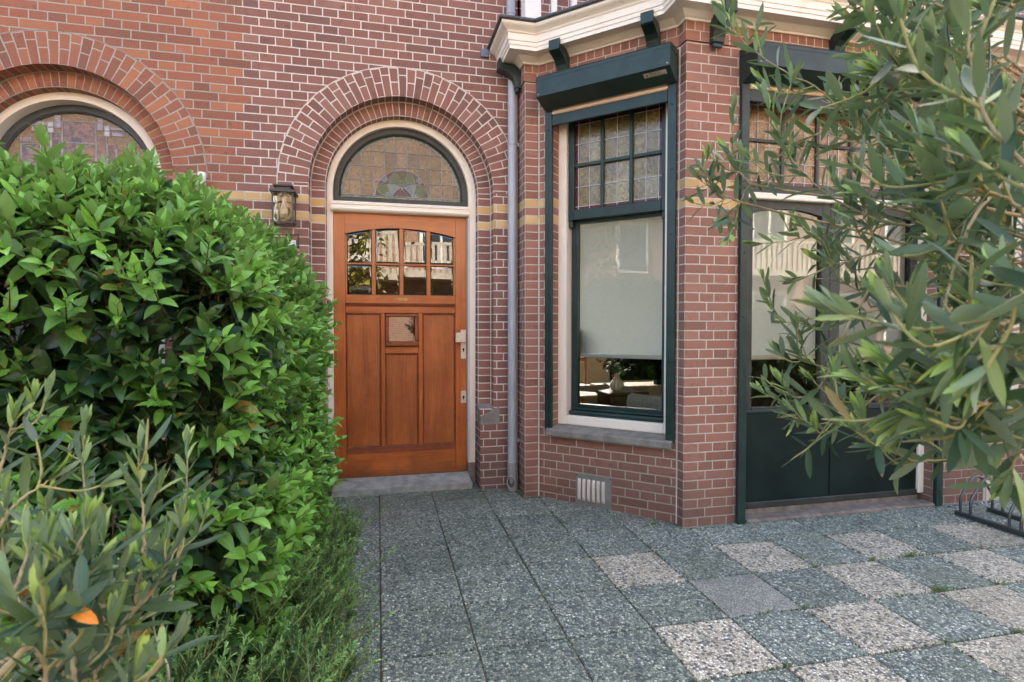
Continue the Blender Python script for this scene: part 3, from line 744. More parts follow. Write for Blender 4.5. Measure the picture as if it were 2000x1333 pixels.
DY = .22    # door face
def door(par_house):
    b = MB()
    def bx(x0, x1, z0, z1, y0=DY, y1=DY + .05, mi=0, bev=.0025): b.box(x0, x1, y0, y1, z0, z1, mi, bev)
    X0, X1 = -.347, .723; L0, L1 = -.2495, .6245
    bx(X0, L0 - .0008, .075, 2.188); bx(L1 + .0008, X1, .075, 2.188)
    # arched top rail
    n = 16
    def az(x): u = (x - .188) / .437; return 2.082 - .058 * u * u
    xs = [L0 + (L1 - L0) * i / n for i in range(n + 1)]
    b.face([(xs[0], DY, 2.188)] + [(x, DY, az(x)) for x in xs] + [(xs[-1], DY, 2.188)], [(xs[0], 2.188)] + [(x, az(x)) for x in xs] + [(xs[-1], 2.188)], 1)
    for i in range(n): b.face([(xs[i], DY, az(xs[i])), (xs[i], DY + .04, az(xs[i])), (xs[i + 1], DY + .04, az(xs[i + 1])), (xs[i + 1], DY, az(xs[i + 1]))], None, 1)
    bx(L0, L1, 1.397, 1.543, mi=1)      # lock rail
    bx(L0, L1, .075, .315, mi=1)        # bottom rail
    bx(.0235, .0545, .3155, 1.3965); bx(.3205, .3545, .3155, 1.3965)
    bx(.055, .320, 1.0715, 1.126, mi=1)
    # muntins of the lights
    for x in (-.031, .1875, .405): bx(x - .0155, x + .0155, 1.5435, az(x) + .004, DY + .006, DY + .04)
    bx(L0, L1, 1.783, 1.797, DY + .004, DY + .04, 1)
    bx(L0, L0 + .0135, 1.5435, 2.02, DY + .008, DY + .04); bx(L1 - .0135, L1, 1.5435, 2.02, DY + .008, DY + .04)
    d = b.build('front_door', [M_WOOD, M_WOODH], par_house)
    # glass: each pane with a bevelled edge
    cols = [(-.236, -.0465), (-.0155, .172), (.203, .3895), (.4205, .611)]
    for r, (z0, z1) in enumerate(((1.7975, None), (1.5435, 1.783))):
        for x0, x1 in cols:
            zl = az(x0) if z1 is None else z1; zr = az(x1) if z1 is None else z1
            zm = az((x0 + x1) / 2) if z1 is None else z1
            b = MB(); y = DY + .022; e = .016
            out = [(x0, z0), (x1, z0), (x1, zr), ((x0 + x1) / 2, zm), (x0, zl)]
            inn = [(x0 + e, z0 + e), (x1 - e, z0 + e), (x1 - e, zr - e), ((x0 + x1) / 2, zm - e), (x0 + e, zl - e)]
            tilt = random.Random(int(x0 * 1000) + r * 7); a, c = tilt.uniform(-.012, .012), tilt.uniform(-.012, .012)
            Y = lambda p: y - .003 + a * (p[0] - x0) * .6 + c * (p[1] - z0) * .6
            b.face([(p[0], Y(p), p[1]) for p in inn])
            for i in range(5):
                j = (i + 1) % 5
                b.face([(out[i][0], y, out[i][1]), (out[j][0], y, out[j][1]), (inn[j][0], Y(inn[j]), inn[j][1]), (inn[i][0], Y(inn[i]), inn[i][1])])
            b.build('door_pane', M_GLASSD, d)
    # sunk panels with a small moulding round each
    for x0, x1, z0, z1 in ((-.2485, .0225, .316, 1.396), (.3555, .6235, .316, 1.396), (.0555, .3195, .316, 1.071)):
        b = MB(); b.box(x0 + .003, x1 - .003, DY + .016, DY + .04, z0 + .003, z1 - .003)
        b.build('door_panel', M_WOODP, d)
        m = MB(); w = .011
        for p in ((x0, x1, z1 - w, z1), (x0, x1, z0, z0 + w), (x0, x0 + w, z0 + w, z1 - w), (x1 - w, x1, z0 + w, z1 - w)):
            m.box(p[0], p[1], DY + .004, DY + .0125, p[2], p[3], 0, .004)
        m.build('panel_moulding', M_WOODE, d)
    # small peep window with its own moulded frame
    b = MB(); z0, z1, x0, x1 = 1.128, 1.392, .058, .318
    for p in ((x0, x1, z1 - .024, z1), (x0, x0 + .026, z0 + .042, z1 - .024), (x1 - .028, x1, z0 + .042, z1 - .024)): b.box(p[0], p[1], DY - .012, DY + .03, p[2], p[3], 0, .005)
    b.box(x0 - .004, x1 + .004, DY - .026, DY + .03, z0, z0 + .042, 0, .008)
    pw = b.build('peep_window', M_WOODE, d)
    b = MB(); b.face([(x0 + .027, DY + .004, z0 + .043), (x1 - .029, DY + .004, z0 + .043), (x1 - .029, DY + .004, z1 - .025), (x0 + .027, DY + .004, z1 - .025)]); b.build('peep_pane', M_GLASSD, pw)
    b = MB()
    for k in range(4): z = 1.4505 + k * .0072; b.box(L0, L1, DY - .012 + (.004 if k in (0, 3) else 0), DY - .0005, z, z + .0062, 0, .0025)
    b.build('ridged_moulding', M_WOODE, d)
    b = MB()
    for k in range(7): z = .268 + k * .0072; b.box(L0, L1, DY - .0045, DY - .0005, z, z + .0042, 0, .0018)
    b.build('ridged_moulding', M_WOODE, d)
    b = MB(); b.box(.137, .233, DY - .003, DY - .0004, 1.494, 1.520, 0, .002); b.box(.155, .215, DY - .005, DY - .003, 1.500, 1.514, 0, .002)
    b.build('name_plate', M_BRASS, d)
    hb = MB(); hb.box(.667, .7135, DY - .009, DY - .0004, 1.02, 1.262, 0, .003); h = hb.build('handle_plate', M_NICKEL, d)
    b = MB(); b.box(.619, .703, DY - .066, DY - .045, 1.158, 1.238, 0, .004); b.box(.675, .705, DY - .045, DY - .009, 1.178, 1.22, 0, .003); b.build('door_knob', M_NICKEL, h)
    def keyhole(zc, par):
        k = MB(); pts = [(.690 + .0085 * math.cos(a * .3 + .9 + 1.57 * 0), zc + .0085 * math.sin(a * .3 + .9)) for a in range(0, 1)]
        c = [(.690 + .009 * math.cos(R(-60 + 300 * i / 12)), zc + .009 * math.sin(R(-60 + 300 * i / 12))) for i in range(13)]
        k.prism([(.686, zc - .022), (.694, zc - .022)] + c, DY - .0105, DY - .0092); k.build('keyhole', M_HOLE, par)
    keyhole(1.10, h)
    b = MB(); b.box(.667, .7135, DY - .007, DY - .0004, .651, .753, 0, .003); lp = b.build('lock_plate', M_NICKEL, d); keyhole(.703, lp)
    return d
door(house)
b = MB(); b.box(-.36, .74, .055, .30, -.15, .028, 0, .006)
sl_ = [(-.345, .085, .028), (.725, .085, .028)]
b.face([(-.348, .06, .0285), (.728, .06, .0285), (.728, .216, .073), (-.348, .216, .073)])
b.face([(-.348, .216, .073), (.728, .216, .073), (.728, .30, .074), (-.348, .30, .074)])
b.build('doorstep', M_STEP, house)
# dark hall behind
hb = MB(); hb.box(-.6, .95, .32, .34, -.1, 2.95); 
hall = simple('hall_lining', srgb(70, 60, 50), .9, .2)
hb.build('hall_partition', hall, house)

# =================================================================== NEIGHBOUR HOUSE
nb = thing('brick_house', 'orange brick house with grey joints and arched stained glass behind the hedge', 'house', (-2.1, 0, 0))
NC = -2.095
b = MB(); arch_wall(b, NC, -6.0, XB, TOP, 'right')
b.box(-6.0, -5.98, .02, 7, -.2, TOP - .05, 0)
b.build('wall', [B_NBR['wall'], B_NBR['ring'], B_NBR['head'], B_NBR['jamb'], simple('neighbour_mortar', srgb(150, 142, 132), .9, .2)], nb)
b = MB(); b.box(-6, XB - .002, .02, 7, TOP - .04, TOP + .1); b.build('roof', M_BLACK, nb)
nf = MB(); arch_frame(nf, NC, NC - .595, NC + .58, .15, .588, NC - .008, .535, DF, DF + .16)
bv = len(nf.v); transom_bar(nf, NC - .557, NC + .528, DF)
nframe = nf.build('door_frame', M_CREAM, nb)
ns = MB(); half_sash(ns, NC - .008, .54, .492, 2.268, 2.318, DF + .095, DF + .13); nfan = ns.build('fanlight', M_BLACK, nb)
def neighbour_glass():
    cx, gy, gr, zb = NC - .008, DF + .118, .492, 2.322; n = 40
    arc = [(cx + gr * math.cos(math.pi * (1 - i / n)), AZ + gr * math.sin(math.pi * (1 - i / n))) for i in range(n + 1)]
    b = MB(); b.face([(cx - gr, gy, zb)] + [(p[0], gy, p[1]) for p in arc] + [(cx + gr, gy, zb)]); b.build('amber_pane', cathedral('gritty_amber_glass', srgb(96, 78, 48), srgb(156, 132, 92), .25, 110, .5), nfan)
    L = MB(); yl = gy - .004
    def rc(x0, x1, z0, z1, mat, nm):
        f = lambda z: zb + z
        b = MB(); b.face([(cx + x0, gy - .002, f(z0)), (cx + x1, gy - .002, f(z0)), (cx + x1, gy - .002, f(z1)), (cx + x0, gy - .002, f(z1))]); b.build(nm, mat, nfan)
        q = [(cx + x0, f(z0)), (cx + x1, f(z0)), (cx + x1, f(z1)), (cx + x0, f(z1))]; poly_strip(L, q, .007, yl, True)
    for s in (1, -1):
        def m(a, c): return (a, c) if s > 0 else (-c, -a)
        for (a, c), z0, z1, mt, nm in ((m(.11, .175), .10, .36, M_BROWNG, 'rippled_pane'), (m(.18, .235), .0, .30, M_BROWNG, 'rippled_pane'), (m(.24, .36), .0, .27, M_BROWNG, 'rippled_pane'),
                               (m(.115, .15), .40, .485, M_LILAC, 'lilac_pane'), (m(.16, .195), .40, .44, M_LEAD, 'rosette_pane'), (m(.16, .195), .36, .40, M_LEAD, 'rosette_pane'),
                               (m(.20, .29), .365, .395, M_LILAC, 'lilac_pane'), (m(.20, .29), .41, .435, M_LILAC, 'lilac_pane'), (m(.20, .21), .365, .395, M_RED, 'red_pane'), (m(.30, .36), .285, .32, M_BROWNG, 'rippled_pane')):
            rc(a, c, z0, z1, mt, nm)
    rc(-.105, .105, .30, .45, M_BROWNG, 'rippled_pane'); rc(-.105, .105, .12, .295, M_BROWNG, 'rippled_pane'); rc(-.105, .105, .0, .115, M_BROWNG, 'rippled_pane')
    for z in (.10, .30, .335): 
        hx = math.sqrt(gr * gr - (zb + z - AZ) ** 2)
        strip(L, (cx - hx, zb + z), (cx - .36, zb + z), .006, yl); strip(L, (cx + .36, zb + z), (cx + hx, zb + z), .006, yl)
    L.build('lead_came', M_LEAD, nfan)
neighbour_glass()
b = MB(); b.box(NC - .55, NC + .53, DY, DY + .05, .075, 2.188, 0, .003)
nd_ = b.build('front_door', M_GREEN, nb)
for x0 in (NC - .45, NC + .06):
    b = MB(); b.box(x0, x0 + .36, DY - .008, DY - .0005, .4, 1.3, 0, .004); b.build('door_panel', M_GREEN, nd_)
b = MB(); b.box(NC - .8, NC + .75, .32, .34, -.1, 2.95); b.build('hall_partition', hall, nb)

# =================================================================== BAY SASH WINDOW
def WX(p): return AW(p)
def bay_window():
    b = MB(WX)
    fo0, fo1 = -.16, -.095     # frame depth range (off from the wall face)
    s0, s1, i0, i1 = SL_ + .001, SR_ - .001, .188, .951
    b.box(s0, i0, fo0 - .10, fo1, .532, 2.998, 0, .004); b.box(i1, s1, fo0 - .10, fo1, .532, 2.998, 0, .004)
    b.box(i0 + .0005, i1 - .0005, fo0, fo1, 2.89, 2.998, 0, .003)
    b.box(i0 + .0005, i1 - .0005, fo0 - .05, fo1 + .002, .532, .602, 0, .006)
    w = b.build('sash_window', M_CREAM, house)
    # sill
    b = MB(WX)
    prof = [(-.155, .47), (.062, .462), (.066, .470), (.066, .506), (.058, .514), (-.155, .538)]
    rows = [[(s, o, z) for o, z in prof] for s in (.098, 1.052)]
    b.grid(rows, True, sm=False); b.face(rows[0]); b.face(rows[1][::-1]); b.build('window_sill', M_STONE, w)
    # upper sash, set forward, with small horns
    b = MB(WX); o0, o1 = -.178, -.125
    u0, u1 = i0 + .004, i1 - .004; sl = .046; zt, zb = 2.888, 2.105
    st = .032
    b.box(u0, u0 + sl, o0, o1, zb, zt, 0, .003); b.box(u1 - st, u1, o0, o1, zb, zt, 0, .003)
    b.box(u0 + sl + .0005, u1 - st - .0005, o0, o1, zt - .03, zt, 0, .003); b.box(u0 + sl + .0005, u1 - st - .0005, o0, o1 + .004, zb, zb + .078, 0, .004)
    b.prism([(p[0], p[1]) for p in [(zb, -.175), (zb, -.128), (zb - .055, -.142), (zb - .06, -.17)]][:0] or [(-.175, zb), (-.128, zb), (-.14, zb - .055), (-.17, zb - .06)], u0 + .002, u0 + st - .002, 'x') if False else None
    for ss in (u0 + .001, u1 - st + .001): b.box(ss, ss + st - .002, -.172, -.13, zb - .055, zb - .0005, 0, .006)
    g0, g1, gz0, gz1 = u0 + sl, u1 - st, zb + .078, zt - .03
    bars = [g0 + (g1 - g0) / 3, g0 + 2 * (g1 - g0) / 3]; zm = (gz0 + gz1) / 2
    for x in bars: b.box(x - .013, x + .013, o0 + .008, o1 - .006, gz0, gz1, 0, .004)
    xs = [g0] + [v for x in bars for v in (x - .0135, x + .0135)] + [g1]
    for k in (0, 2, 4): b.box(xs[k], xs[k + 1], o0 + .008, o1 - .007, zm - .0125, zm + .0125, 0, .004)
    up = b.build('upper_sash', M_GREEN, w)
    for c in range(3):
        for r in range(2):
            x0, x1 = xs[2 * c], xs[2 * c + 1]; z0, z1 = (gz0, zm - .013) if r == 0 else (zm + .013, gz1)
            b = MB(WX); of = -.156
            b.face([(x0, of, z0), (x1, of, z0), (x1, of, z1), (x0, of, z1)]); pn = b.build('leaded_pane', M_AMBER2, up)
            L = MB(WX); t = .0045; bw = .026
            def vl(x, za, zb_): L.box(x - t / 2, x + t / 2, of + .0005, of + .0045, za, zb_)
            def hl(z, xa, xb): L.box(xa, xb, of + .0005, of + .005, z - t / 2, z + t / 2)
            rb = MB(WX)
            def red(xa, xb, za, zb_): rb.face([(xa, of + .0015, za), (xb, of + .0015, za), (xb, of + .0015, zb_), (xa, of + .0015, zb_)])
            xl, xr, zl, zh = x0, x1, z0, z1
            if c == 0: red(x0, x0 + bw, z0, z1); vl(x0 + bw, z0, z1); xl = x0 + bw
            if c == 2: red(x1 - bw, x1, z0, z1); vl(x1 - bw, z0, z1); xr = x1 - bw
            if r == 1: red(xl, xr, z1 - bw, z1); hl(z1 - bw, x0, x1); zh = z1 - bw
            if r == 0: red(xl, xr, z0, z0 + bw); hl(z0 + bw, x0, x1); zl = z0 + bw
            vl((xl + xr) / 2, z0, z1); hl((zl + zh) / 2, x0, x1)
            if rb.f: rb.build('red_border', M_RED, pn)
            L.build('lead_came', M_LEAD, pn)
    # lower sash, further in
    b = MB(WX); o0, o1 = -.235, -.182; v0, v1 = i0 + .006, i1 - .006; sv = .050; zt, zb = 2.125, .603
    st = .036
    b.box(v0, v0 + sv, o0, o1, zb, zt, 0, .003); b.box(v1 - st, v1, o0, o1, zb, zt, 0, .003)
    b.box(v0 + sv + .0005, v1 - st - .0005, o0, o1, zt - .04, zt, 0, .003)
    b.box(v0 + sv + .0005, v1 - st - .0005, o0, o1, zb, zb + .082, 0, .004)
    b.box(v0 - .002, v1 + .002, o1 + .0005, o1 + .055, zb + .0005, zb + .034, 0, .012)
    b.box(v0 + .01, v1 - .01, o1 + .0005, o1 + .022, zb + .035, zb + .052, 0, .006)
    lo = b.build('lower_sash', M_GREEN, w)
    b = MB(WX); b.face([(v0 + sv, -.205, zb + .082), (v1 - st, -.205, zb + .082), (v1 - st, -.205, zt - .04), (v0 + sv, -.205, zt - .04)]); b.build('window_pane', M_GLASS, lo)
    # blind behind the glass
    bl = thing('roller_blind', 'pale grey roller blind pulled most of the way down in the angled bay window', 'blind', WX((.58, -.29, 1.05)))
    b = MB(WX); b.face([(v0 + .005, -.285, 1.075), (v1 - .005, -.285, 1.075), (v1 - .005, -.285, 2.9), (v0 + .005, -.285, 2.9)]); b.build('fabric', M_BLIND, bl)
    b = MB(WX); b.box(v0 + .005, v1 - .005, -.295, -.278, 1.045, 1.074, 0, .004); b.build('bottom_bar', M_WHITE, bl)
    # side strip of fabric guide on the left, a lighter curtain edge inside
bay_window()

def shutter_box(lbl, xf, s0, s1, zt, zb, r0, r1, railbot, sticker, slat_z, loc):
    """five sided shutter box on two guide rails"""
    t = thing('roller_shutter', lbl, 'roller shutter', loc)
    prof = [(.003, zt + .018), (.178, zt + .004), (.192, zt - .012), (.192, zt - .150), (.055, zb), (.003, zb + .012)]
    b = MB(xf); rows = [[(s, o, z) for o, z in prof] for s in (s0, s1)]
    b.grid(rows, True, sm=False); b.face(rows[0]); b.face(rows[1][::-1])
    b.box(s0 - .003, s1 + .003, .005, .1935, zt - .034, zt - .029)
    bx = b.build('shutter_box', M_GREEN, t)
    for s in (s0 + .02, s1 - .02):
        b = MB(xf); b.lathe((0, 0, 0), [(.006, 0), (.005, .003), (.0005, .004)], 8)
        b2 = MB(xf); b2.v = [xf((s + x, .192 + z, zt - .135 + y)) for x, y, z in [(v[0], v[1], v[2]) for v in _lathe_raw()]]; 
        b2.f, b2.uv, b2.mi, b2.sm = _lathe_faces(); b2.build('screw', M_GALV, bx)
    if sticker:
        # slanted label plate on the lower slope, near the right end
        o_a, z_a, o_b, z_b = .192, zt - .150, .055, zb
        def L(u, v, h=.0): 
            f = v
            return (u, o_a + (o_b - o_a) * f - .0 + h * .64, z_a + (z_b - z_a) * f - h * .77)
        b = MB(xf); u0, u1, f0, f1 = s1 - .185, s1 - .035, .18, .42
        b.face([L(u0, f1, .003), L(u1, f1, .003), L(u1, f0, .003), L(u0, f0, .003)])
        for a_, c_ in (((u0, f0), (u1, f0)), ((u1, f0), (u1, f1)), ((u1, f1), (u0, f1)), ((u0, f1), (u0, f0))):
            b.face([L(*a_, .003), L(*c_, .003), L(*c_, .0), L(*a_, .0)])
        lp = b.build('maker_label', simple('label_plate', srgb(196, 184, 166), .5, .4, mott=.06), bx)
        b = MB(xf); c = [L(u0 + .022 + .008 * math.cos(i * .5236), .30 + .045 * math.sin(i * .5236), .0038) for i in range(12)]
        b.face(c); b.build('red_dot', simple('label_red', srgb(150, 52, 48), .5), lp)
        cu = bpy.data.curves.new('label_text', 'FONT'); cu.body = 'FINCH'; cu.size = .026; cu.extrude = .0002
        to = bpy.data.objects.new('label_text', cu); COL.objects.link(to)
        dk = simple('label_ink', srgb(52, 46, 46), .6); cu.materials.append(dk)
        p0 = Vector(xf(L(u0 + .04, .315, .0042))); p1 = Vector(xf(L(u0 + .14, .315, .0042))); p2 = Vector(xf(L(u0 + .04, .2, .0042)))
        ex = (p1 - p0).normalized(); ey = (p2 - p0).normalized(); ez = ex.cross(ey)
        to.parent = lp; to.location = p0 - wloc(lp)
        to.rotation_euler = Matrix((ex, ey, ez)).transposed().to_euler()
        me = bpy.data.meshes.new_from_object(to); tm = bpy.data.objects.new('label_text', me); COL.objects.link(tm)
        tm.parent = lp; tm.location = to.location; tm.rotation_euler = to.rotation_euler; tm.name = 'maker_lettering'
        bpy.data.objects.remove(to); bpy.data.curves.remove(cu)
        if not me.materials: me.materials.append(dk)
        b = MB(xf); b.face([L(u0 + .04, .385, .0038), L(u1 - .01, .385, .0038), L(u1 - .01, .355, .0038), L(u0 + .04, .355, .0038)]); b.build('label_line', simple('label_grey_ink', srgb(120, 110, 104), .6), lp)
    # guide rails with round bolt heads
    for s in (r0, r1):
        b = MB(xf); b.box(s, s + .058, .004, .036, railbot, zb + .016, 0, .003); rl = b.build('guide_rail', M_GREEN, t)
        for k in range(6):
            z = railbot + .12 + k * .43
            if z > zb - .05: break
            b2 = MB(); b2.v = [xf((s + .029 + x, .036 + zz, z + y)) for x, y, zz in _lathe_raw()]
            b2.f, b2.uv, b2.mi, b2.sm = _lathe_faces(); b2.build('bolt_head', M_GREEN, rl)
    b = MB(xf); b.box(r0 + .0585, r1 - .0005, .006, .03, slat_z - .075, slat_z, 0, .003); b.build('head_rail', M_GREEN, t)
    b = MB(xf); b.box(r0 + .0585, r1 - .0005, .010, .040, slat_z + .001, slat_z + .028, 0, .006); b.box(r0 + .0585, r1 - .0005, .014, .034, slat_z + .031, slat_z + .05, 0, .005); b.build('curtain_end', M_BEIGE, t)
    return t
_LR = MB(); _LR.lathe((0, 0, 0), [(.0075, 0), (.0068, .003), (.004, .005), (.0004, .0056)], 10)
def _lathe_raw(): return list(_LR.v)
def _lathe_faces(): return list(_LR.f), list(_LR.uv), list(_LR.mi), list(_LR.sm)
shutter_box('dark green roller shutter box with a small beige label over the angled bay window', AW, .082, 1.062, 3.112, 2.905, .072, 1.002, .50, True, 2.872, AW((.58, 0, 2.95)))
def FR(p): return (p[0], FY - p[1], p[2])
shutter_box('long dark green roller shutter box over the glazed garden doors, mostly behind olive leaves', FR, 2.36, 4.12, 3.112, 2.905, 2.362, 4.045, -.055, False, 2.872, FR((3.2, 0, 2.95)))

# =================================================================== GARDEN DOORS AND RIGHT WINDOW
def garden_doors():
    yf = FY + .10
    b = MB(); x0, x1 = FX0 + .001, FX1 - .001
    b.box(x1 - .05, x1, yf - .03, yf + .09, .02, 2.929, 0, .004)
    b.box(x0 + .05, x1 - .0505, yf - .03, yf + .09, 2.178, 2.222, 0, .006)
    fr = b.build('garden_door_frame', M_CREAM, house)
    b = MB(); b.box(x0, x0 + .085, yf - .01, yf + .09, .0, 2.178, 0, .004)
    b.build('door_post', M_GREEN2, fr)
    # transom light
    b = MB(); tz0, tz1 = 2.223, 2.928; gx0, gx1 = x0 + .05, x1 - .051
    b.box(x0, gx0 + .045, yf - .005, yf + .05, tz0, tz1, 0, .004); b.box(gx1 - .045, gx1, yf - .005, yf + .05, tz0, tz1, 0, .004)
    b.box(gx0 + .046, gx1 - .046, yf - .005, yf + .05, tz0, tz0 + .065, 0, .004); b.box(gx0 + .046, gx1 - .046, yf - .005, yf + .05, tz1 - .06, tz1, 0, .004)
    a0, a1, z0, z1 = gx0 + .046, gx1 - .046, tz0 + .066, tz1 - .061
    n = 5; xs = [a0 + (a1 - a0) * i / n for i in range(n + 1)]; zm = z0 + (z1 - z0) * .52
    for x in xs[1:-1]: b.box(x - .014, x + .014, yf + .002, yf + .04, z0, z1, 0, .004)
    for i in range(n): b.box(xs[i] + (.0145 if i else 0), xs[i + 1] - (.0145 if i < n - 1 else 0), yf + .003, yf + .04, zm - .012, zm + .012, 0, .004)
    tr = b.build('transom_light', M_GREEN2, house)
    for i in range(n):
        for r in range(2):
            p0, p1 = xs[i] + (.014 if i else 0), xs[i + 1] - (.014 if i < n - 1 else 0); q0, q1 = (z0, zm - .012) if r == 0 else (zm + .012, z1)
            b = MB(); yy = yf + .02; b.face([(p0, yy, q0), (p1, yy, q0), (p1, yy, q1), (p0, yy, q1)]); pn = b.build('leaded_pane', M_AMBERX, tr)
            L = MB(); rb = MB(); t = .0045
            e0, e1 = q0, q1
            if r == 0: rb.face([(p0, yy - .0015, q0), (p1, yy - .0015, q0), (p1, yy - .0015, q0 + .026), (p0, yy - .0015, q0 + .026)]); L.box(p0, p1, yy - .005, yy - .001, q0 + .024, q0 + .028); e0 = q0 + .026
            else: rb.face([(p0, yy - .0015, q1 - .026), (p1, yy - .0015, q1 - .026), (p1, yy - .0015, q1), (p0, yy - .0015, q1)]); L.box(p0, p1, yy - .005, yy - .001, q1 - .028, q1 - .024); e1 = q1 - .026
            for f in (1 / 3, 2 / 3): xx = p0 + (p1 - p0) * f; L.box(xx - t / 2, xx + t / 2, yy - .0045, yy - .001, q0, q1)
            zz = (e0 + e1) / 2; L.box(p0, p1, yy - .005, yy - .001, zz - t / 2, zz + t / 2)
            rb.build('red_border', M_RED, pn); L.build('lead_came', M_LEAD, pn)
    # two leaves: glass over a flush green panel, shallow arched head
    lx = [(x0 + .086, 3.205), (3.208, x1 - .0505)]
    for (l0, l1), nm in zip(lx, ('left', 'right')):
        b = MB(); st = .072; g0, g1 = l0 + (.07 if nm == 'left' else .088), l1 - (.07 if nm == 'left' else .06)
        b.box(l0, g0, yf + .01, yf + .055, .05, 2.176, 0, .003); b.box(g1, l1, yf + .01, yf + .055, .05, 2.176, 0, .003)
        n_ = 12; az = lambda x: 2.125 - .04 * ((x - (g0 + g1) / 2) / ((g1 - g0) / 2)) ** 2
        X = [g0 + (g1 - g0) * i / n_ for i in range(n_ + 1)]
        b.face([(X[0], yf + .012, 2.176)] + [(x, yf + .012, az(x)) for x in X] + [(X[-1], yf + .012, 2.176)])
        for i in range(n_): b.face([(X[i], yf + .012, az(X[i])), (X[i], yf + .05, az(X[i])), (X[i + 1], yf + .05, az(X[i + 1])), (X[i + 1], yf + .012, az(X[i + 1]))])
        b.box(g0 + .0005, g1 - .0005, yf + .01, yf + .055, .655, .715, 0, .003)
        lf = b.build('garden_door_leaf', M_GREEN2 if nm == 'left' else M_GREEN2, fr)
        b = MB(); b.box(l0 + .003, l1 - .003, yf - .012, yf + .0095, .05, .675, 0, .003); b.build('lower_panel', M_PANELG, lf)
        b = MB(); b.box(l0 + .0, l1, yf - .014, yf + .0095, .676, .70, 0, .006); b.build('glazing_bead', M_GREEN, lf)
        b = MB(); b.face([(g0, yf + .035, .715), (g1, yf + .035, .715)] + [(x, yf + .035, az(x)) for x in X[::-1]]); b.build('window_pane', M_GLASS, lf)
        bl = thing('roller_blind', 'pale screen blind behind the %s glass of the garden doors' % nm, 'blind', ((g0 + g1) / 2, yf + .08, 1.05))
        b = MB(); b.face([(g0 - .01, yf + .075, 1.08), (g1 + .01, yf + .075, 1.08), (g1 + .01, yf + .075, 2.17), (g0 - .01, yf + .075, 2.17)]); b.build('fabric', M_BLIND, bl)
        b = MB(); b.box(g0 - .01, g1 + .01, yf + .068, yf + .082, 1.05, 1.079, 0, .004); b.build('bottom_bar', M_WHITE, bl)
    b = MB(); b.box(x0 + .086, x1 - .0505, yf - .02, yf + .05, .005, .049, 0, .004); b.build('weather_bar', M_GREEN2, fr)
    b = MB()
    b.box(FX0 - .0, 4.02, yf - .015, yf + .12, -.055, .004, 0, .008); b.box(FX0 + .018, 4.045, FY - .035, yf - .016, -.15, -.03, 0, .012)
    b.build('doorstep', simple('cracked_grey_step', srgb(122, 112, 104), .9, .2, mott=.25, nscale=14, bumpk=.5, bscale=60, dirt=srgb(84, 76, 62)), house)
    return fr
garden_doors()

def right_window():
    yf = FY + .10; x0, x1 = WX0 + .001, WX1 - .001
    b = MB(); b.box(x0, x0 + .05, yf - .03, yf + .09, .53, 2.899, 0, .004); b.box(x1 - .07, x1, yf - .03, yf + .09, .53, 2.899, 0, .004); b.box(x0 + .0505, x1 - .0705, yf - .03, yf + .09, .53, .60, 0, .006); b.box(x0 + .0505, x1 - .0705, yf - .03, yf + .09, 2.83, 2.899, 0, .004)
    w = b.build('casement_window', M_CREAM, house)
    b = MB(); a0, a1 = x0 + .051, x1 - .071
    b.box(a0, a0 + .036, yf, yf + .05, .601, 2.829, 0, .003); b.box(a1 - .036, a1, yf, yf + .05, .601, 2.829, 0, .003)
    b.box(a0 + .0365, a1 - .0365, yf, yf + .05, .601, .67, 0, .003); b.box(a0 + .0365, a1 - .0365, yf, yf + .05, 2.12, 2.19, 0, .003); b.box(a0 + .0365, a1 - .0365, yf, yf + .05, 2.79, 2.829, 0, .003)
    xm = (a0 + a1) / 2; b.box(xm - .012, xm + .012, yf + .004, yf + .046, 2.1905, 2.7895, 0, .003)
    sh = b.build('window_sash', M_GREEN, w)
    b = MB(); b.face([(a0 + .036, yf + .025, .67), (a1 - .036, yf + .025, .67), (a1 - .036, yf + .025, 2.12), (a0 + .036, yf + .025, 2.12)]); b.build('window_pane', M_GLASS, sh)
    b = MB(); b.face([(a0 + .036, yf + .025, 2.19), (a1 - .036, yf + .025, 2.19), (a1 - .036, yf + .025, 2.79), (a0 + .036, yf + .025, 2.79)]); b.build('leaded_pane', M_AMBERX, sh)
    b = MB(); prof = [(yf + .06, .465), (FY - .06, .465), (FY - .064, .472), (FY - .064, .505), (FY - .056, .513), (yf + .06, .54)]
    rows = [[(x, y, z) for y, z in prof] for x in (x0 - .03, x1 + .03)]; b.grid(rows, True, sm=False); b.face(rows[0]); b.face(rows[1][::-1]); b.build('window_sill', M_STONE, w)
    bl = thing('roller_blind', 'pale blind in the narrow window right of the garden doors, behind olive leaves', 'blind', (xm, yf + .08, 1.05))
    b = MB(); b.face([(a0, yf + .075, 1.05), (a1, yf + .075, 1.05), (a1, yf + .075, 2.82), (a0, yf + .075, 2.82)]); b.build('fabric', M_BLIND, bl)
    b = MB(); b.box(a0, a1, yf + .068, yf + .082, 1.02, 1.049, 0, .004); b.build('bottom_bar', M_WHITE, bl)
right_window()

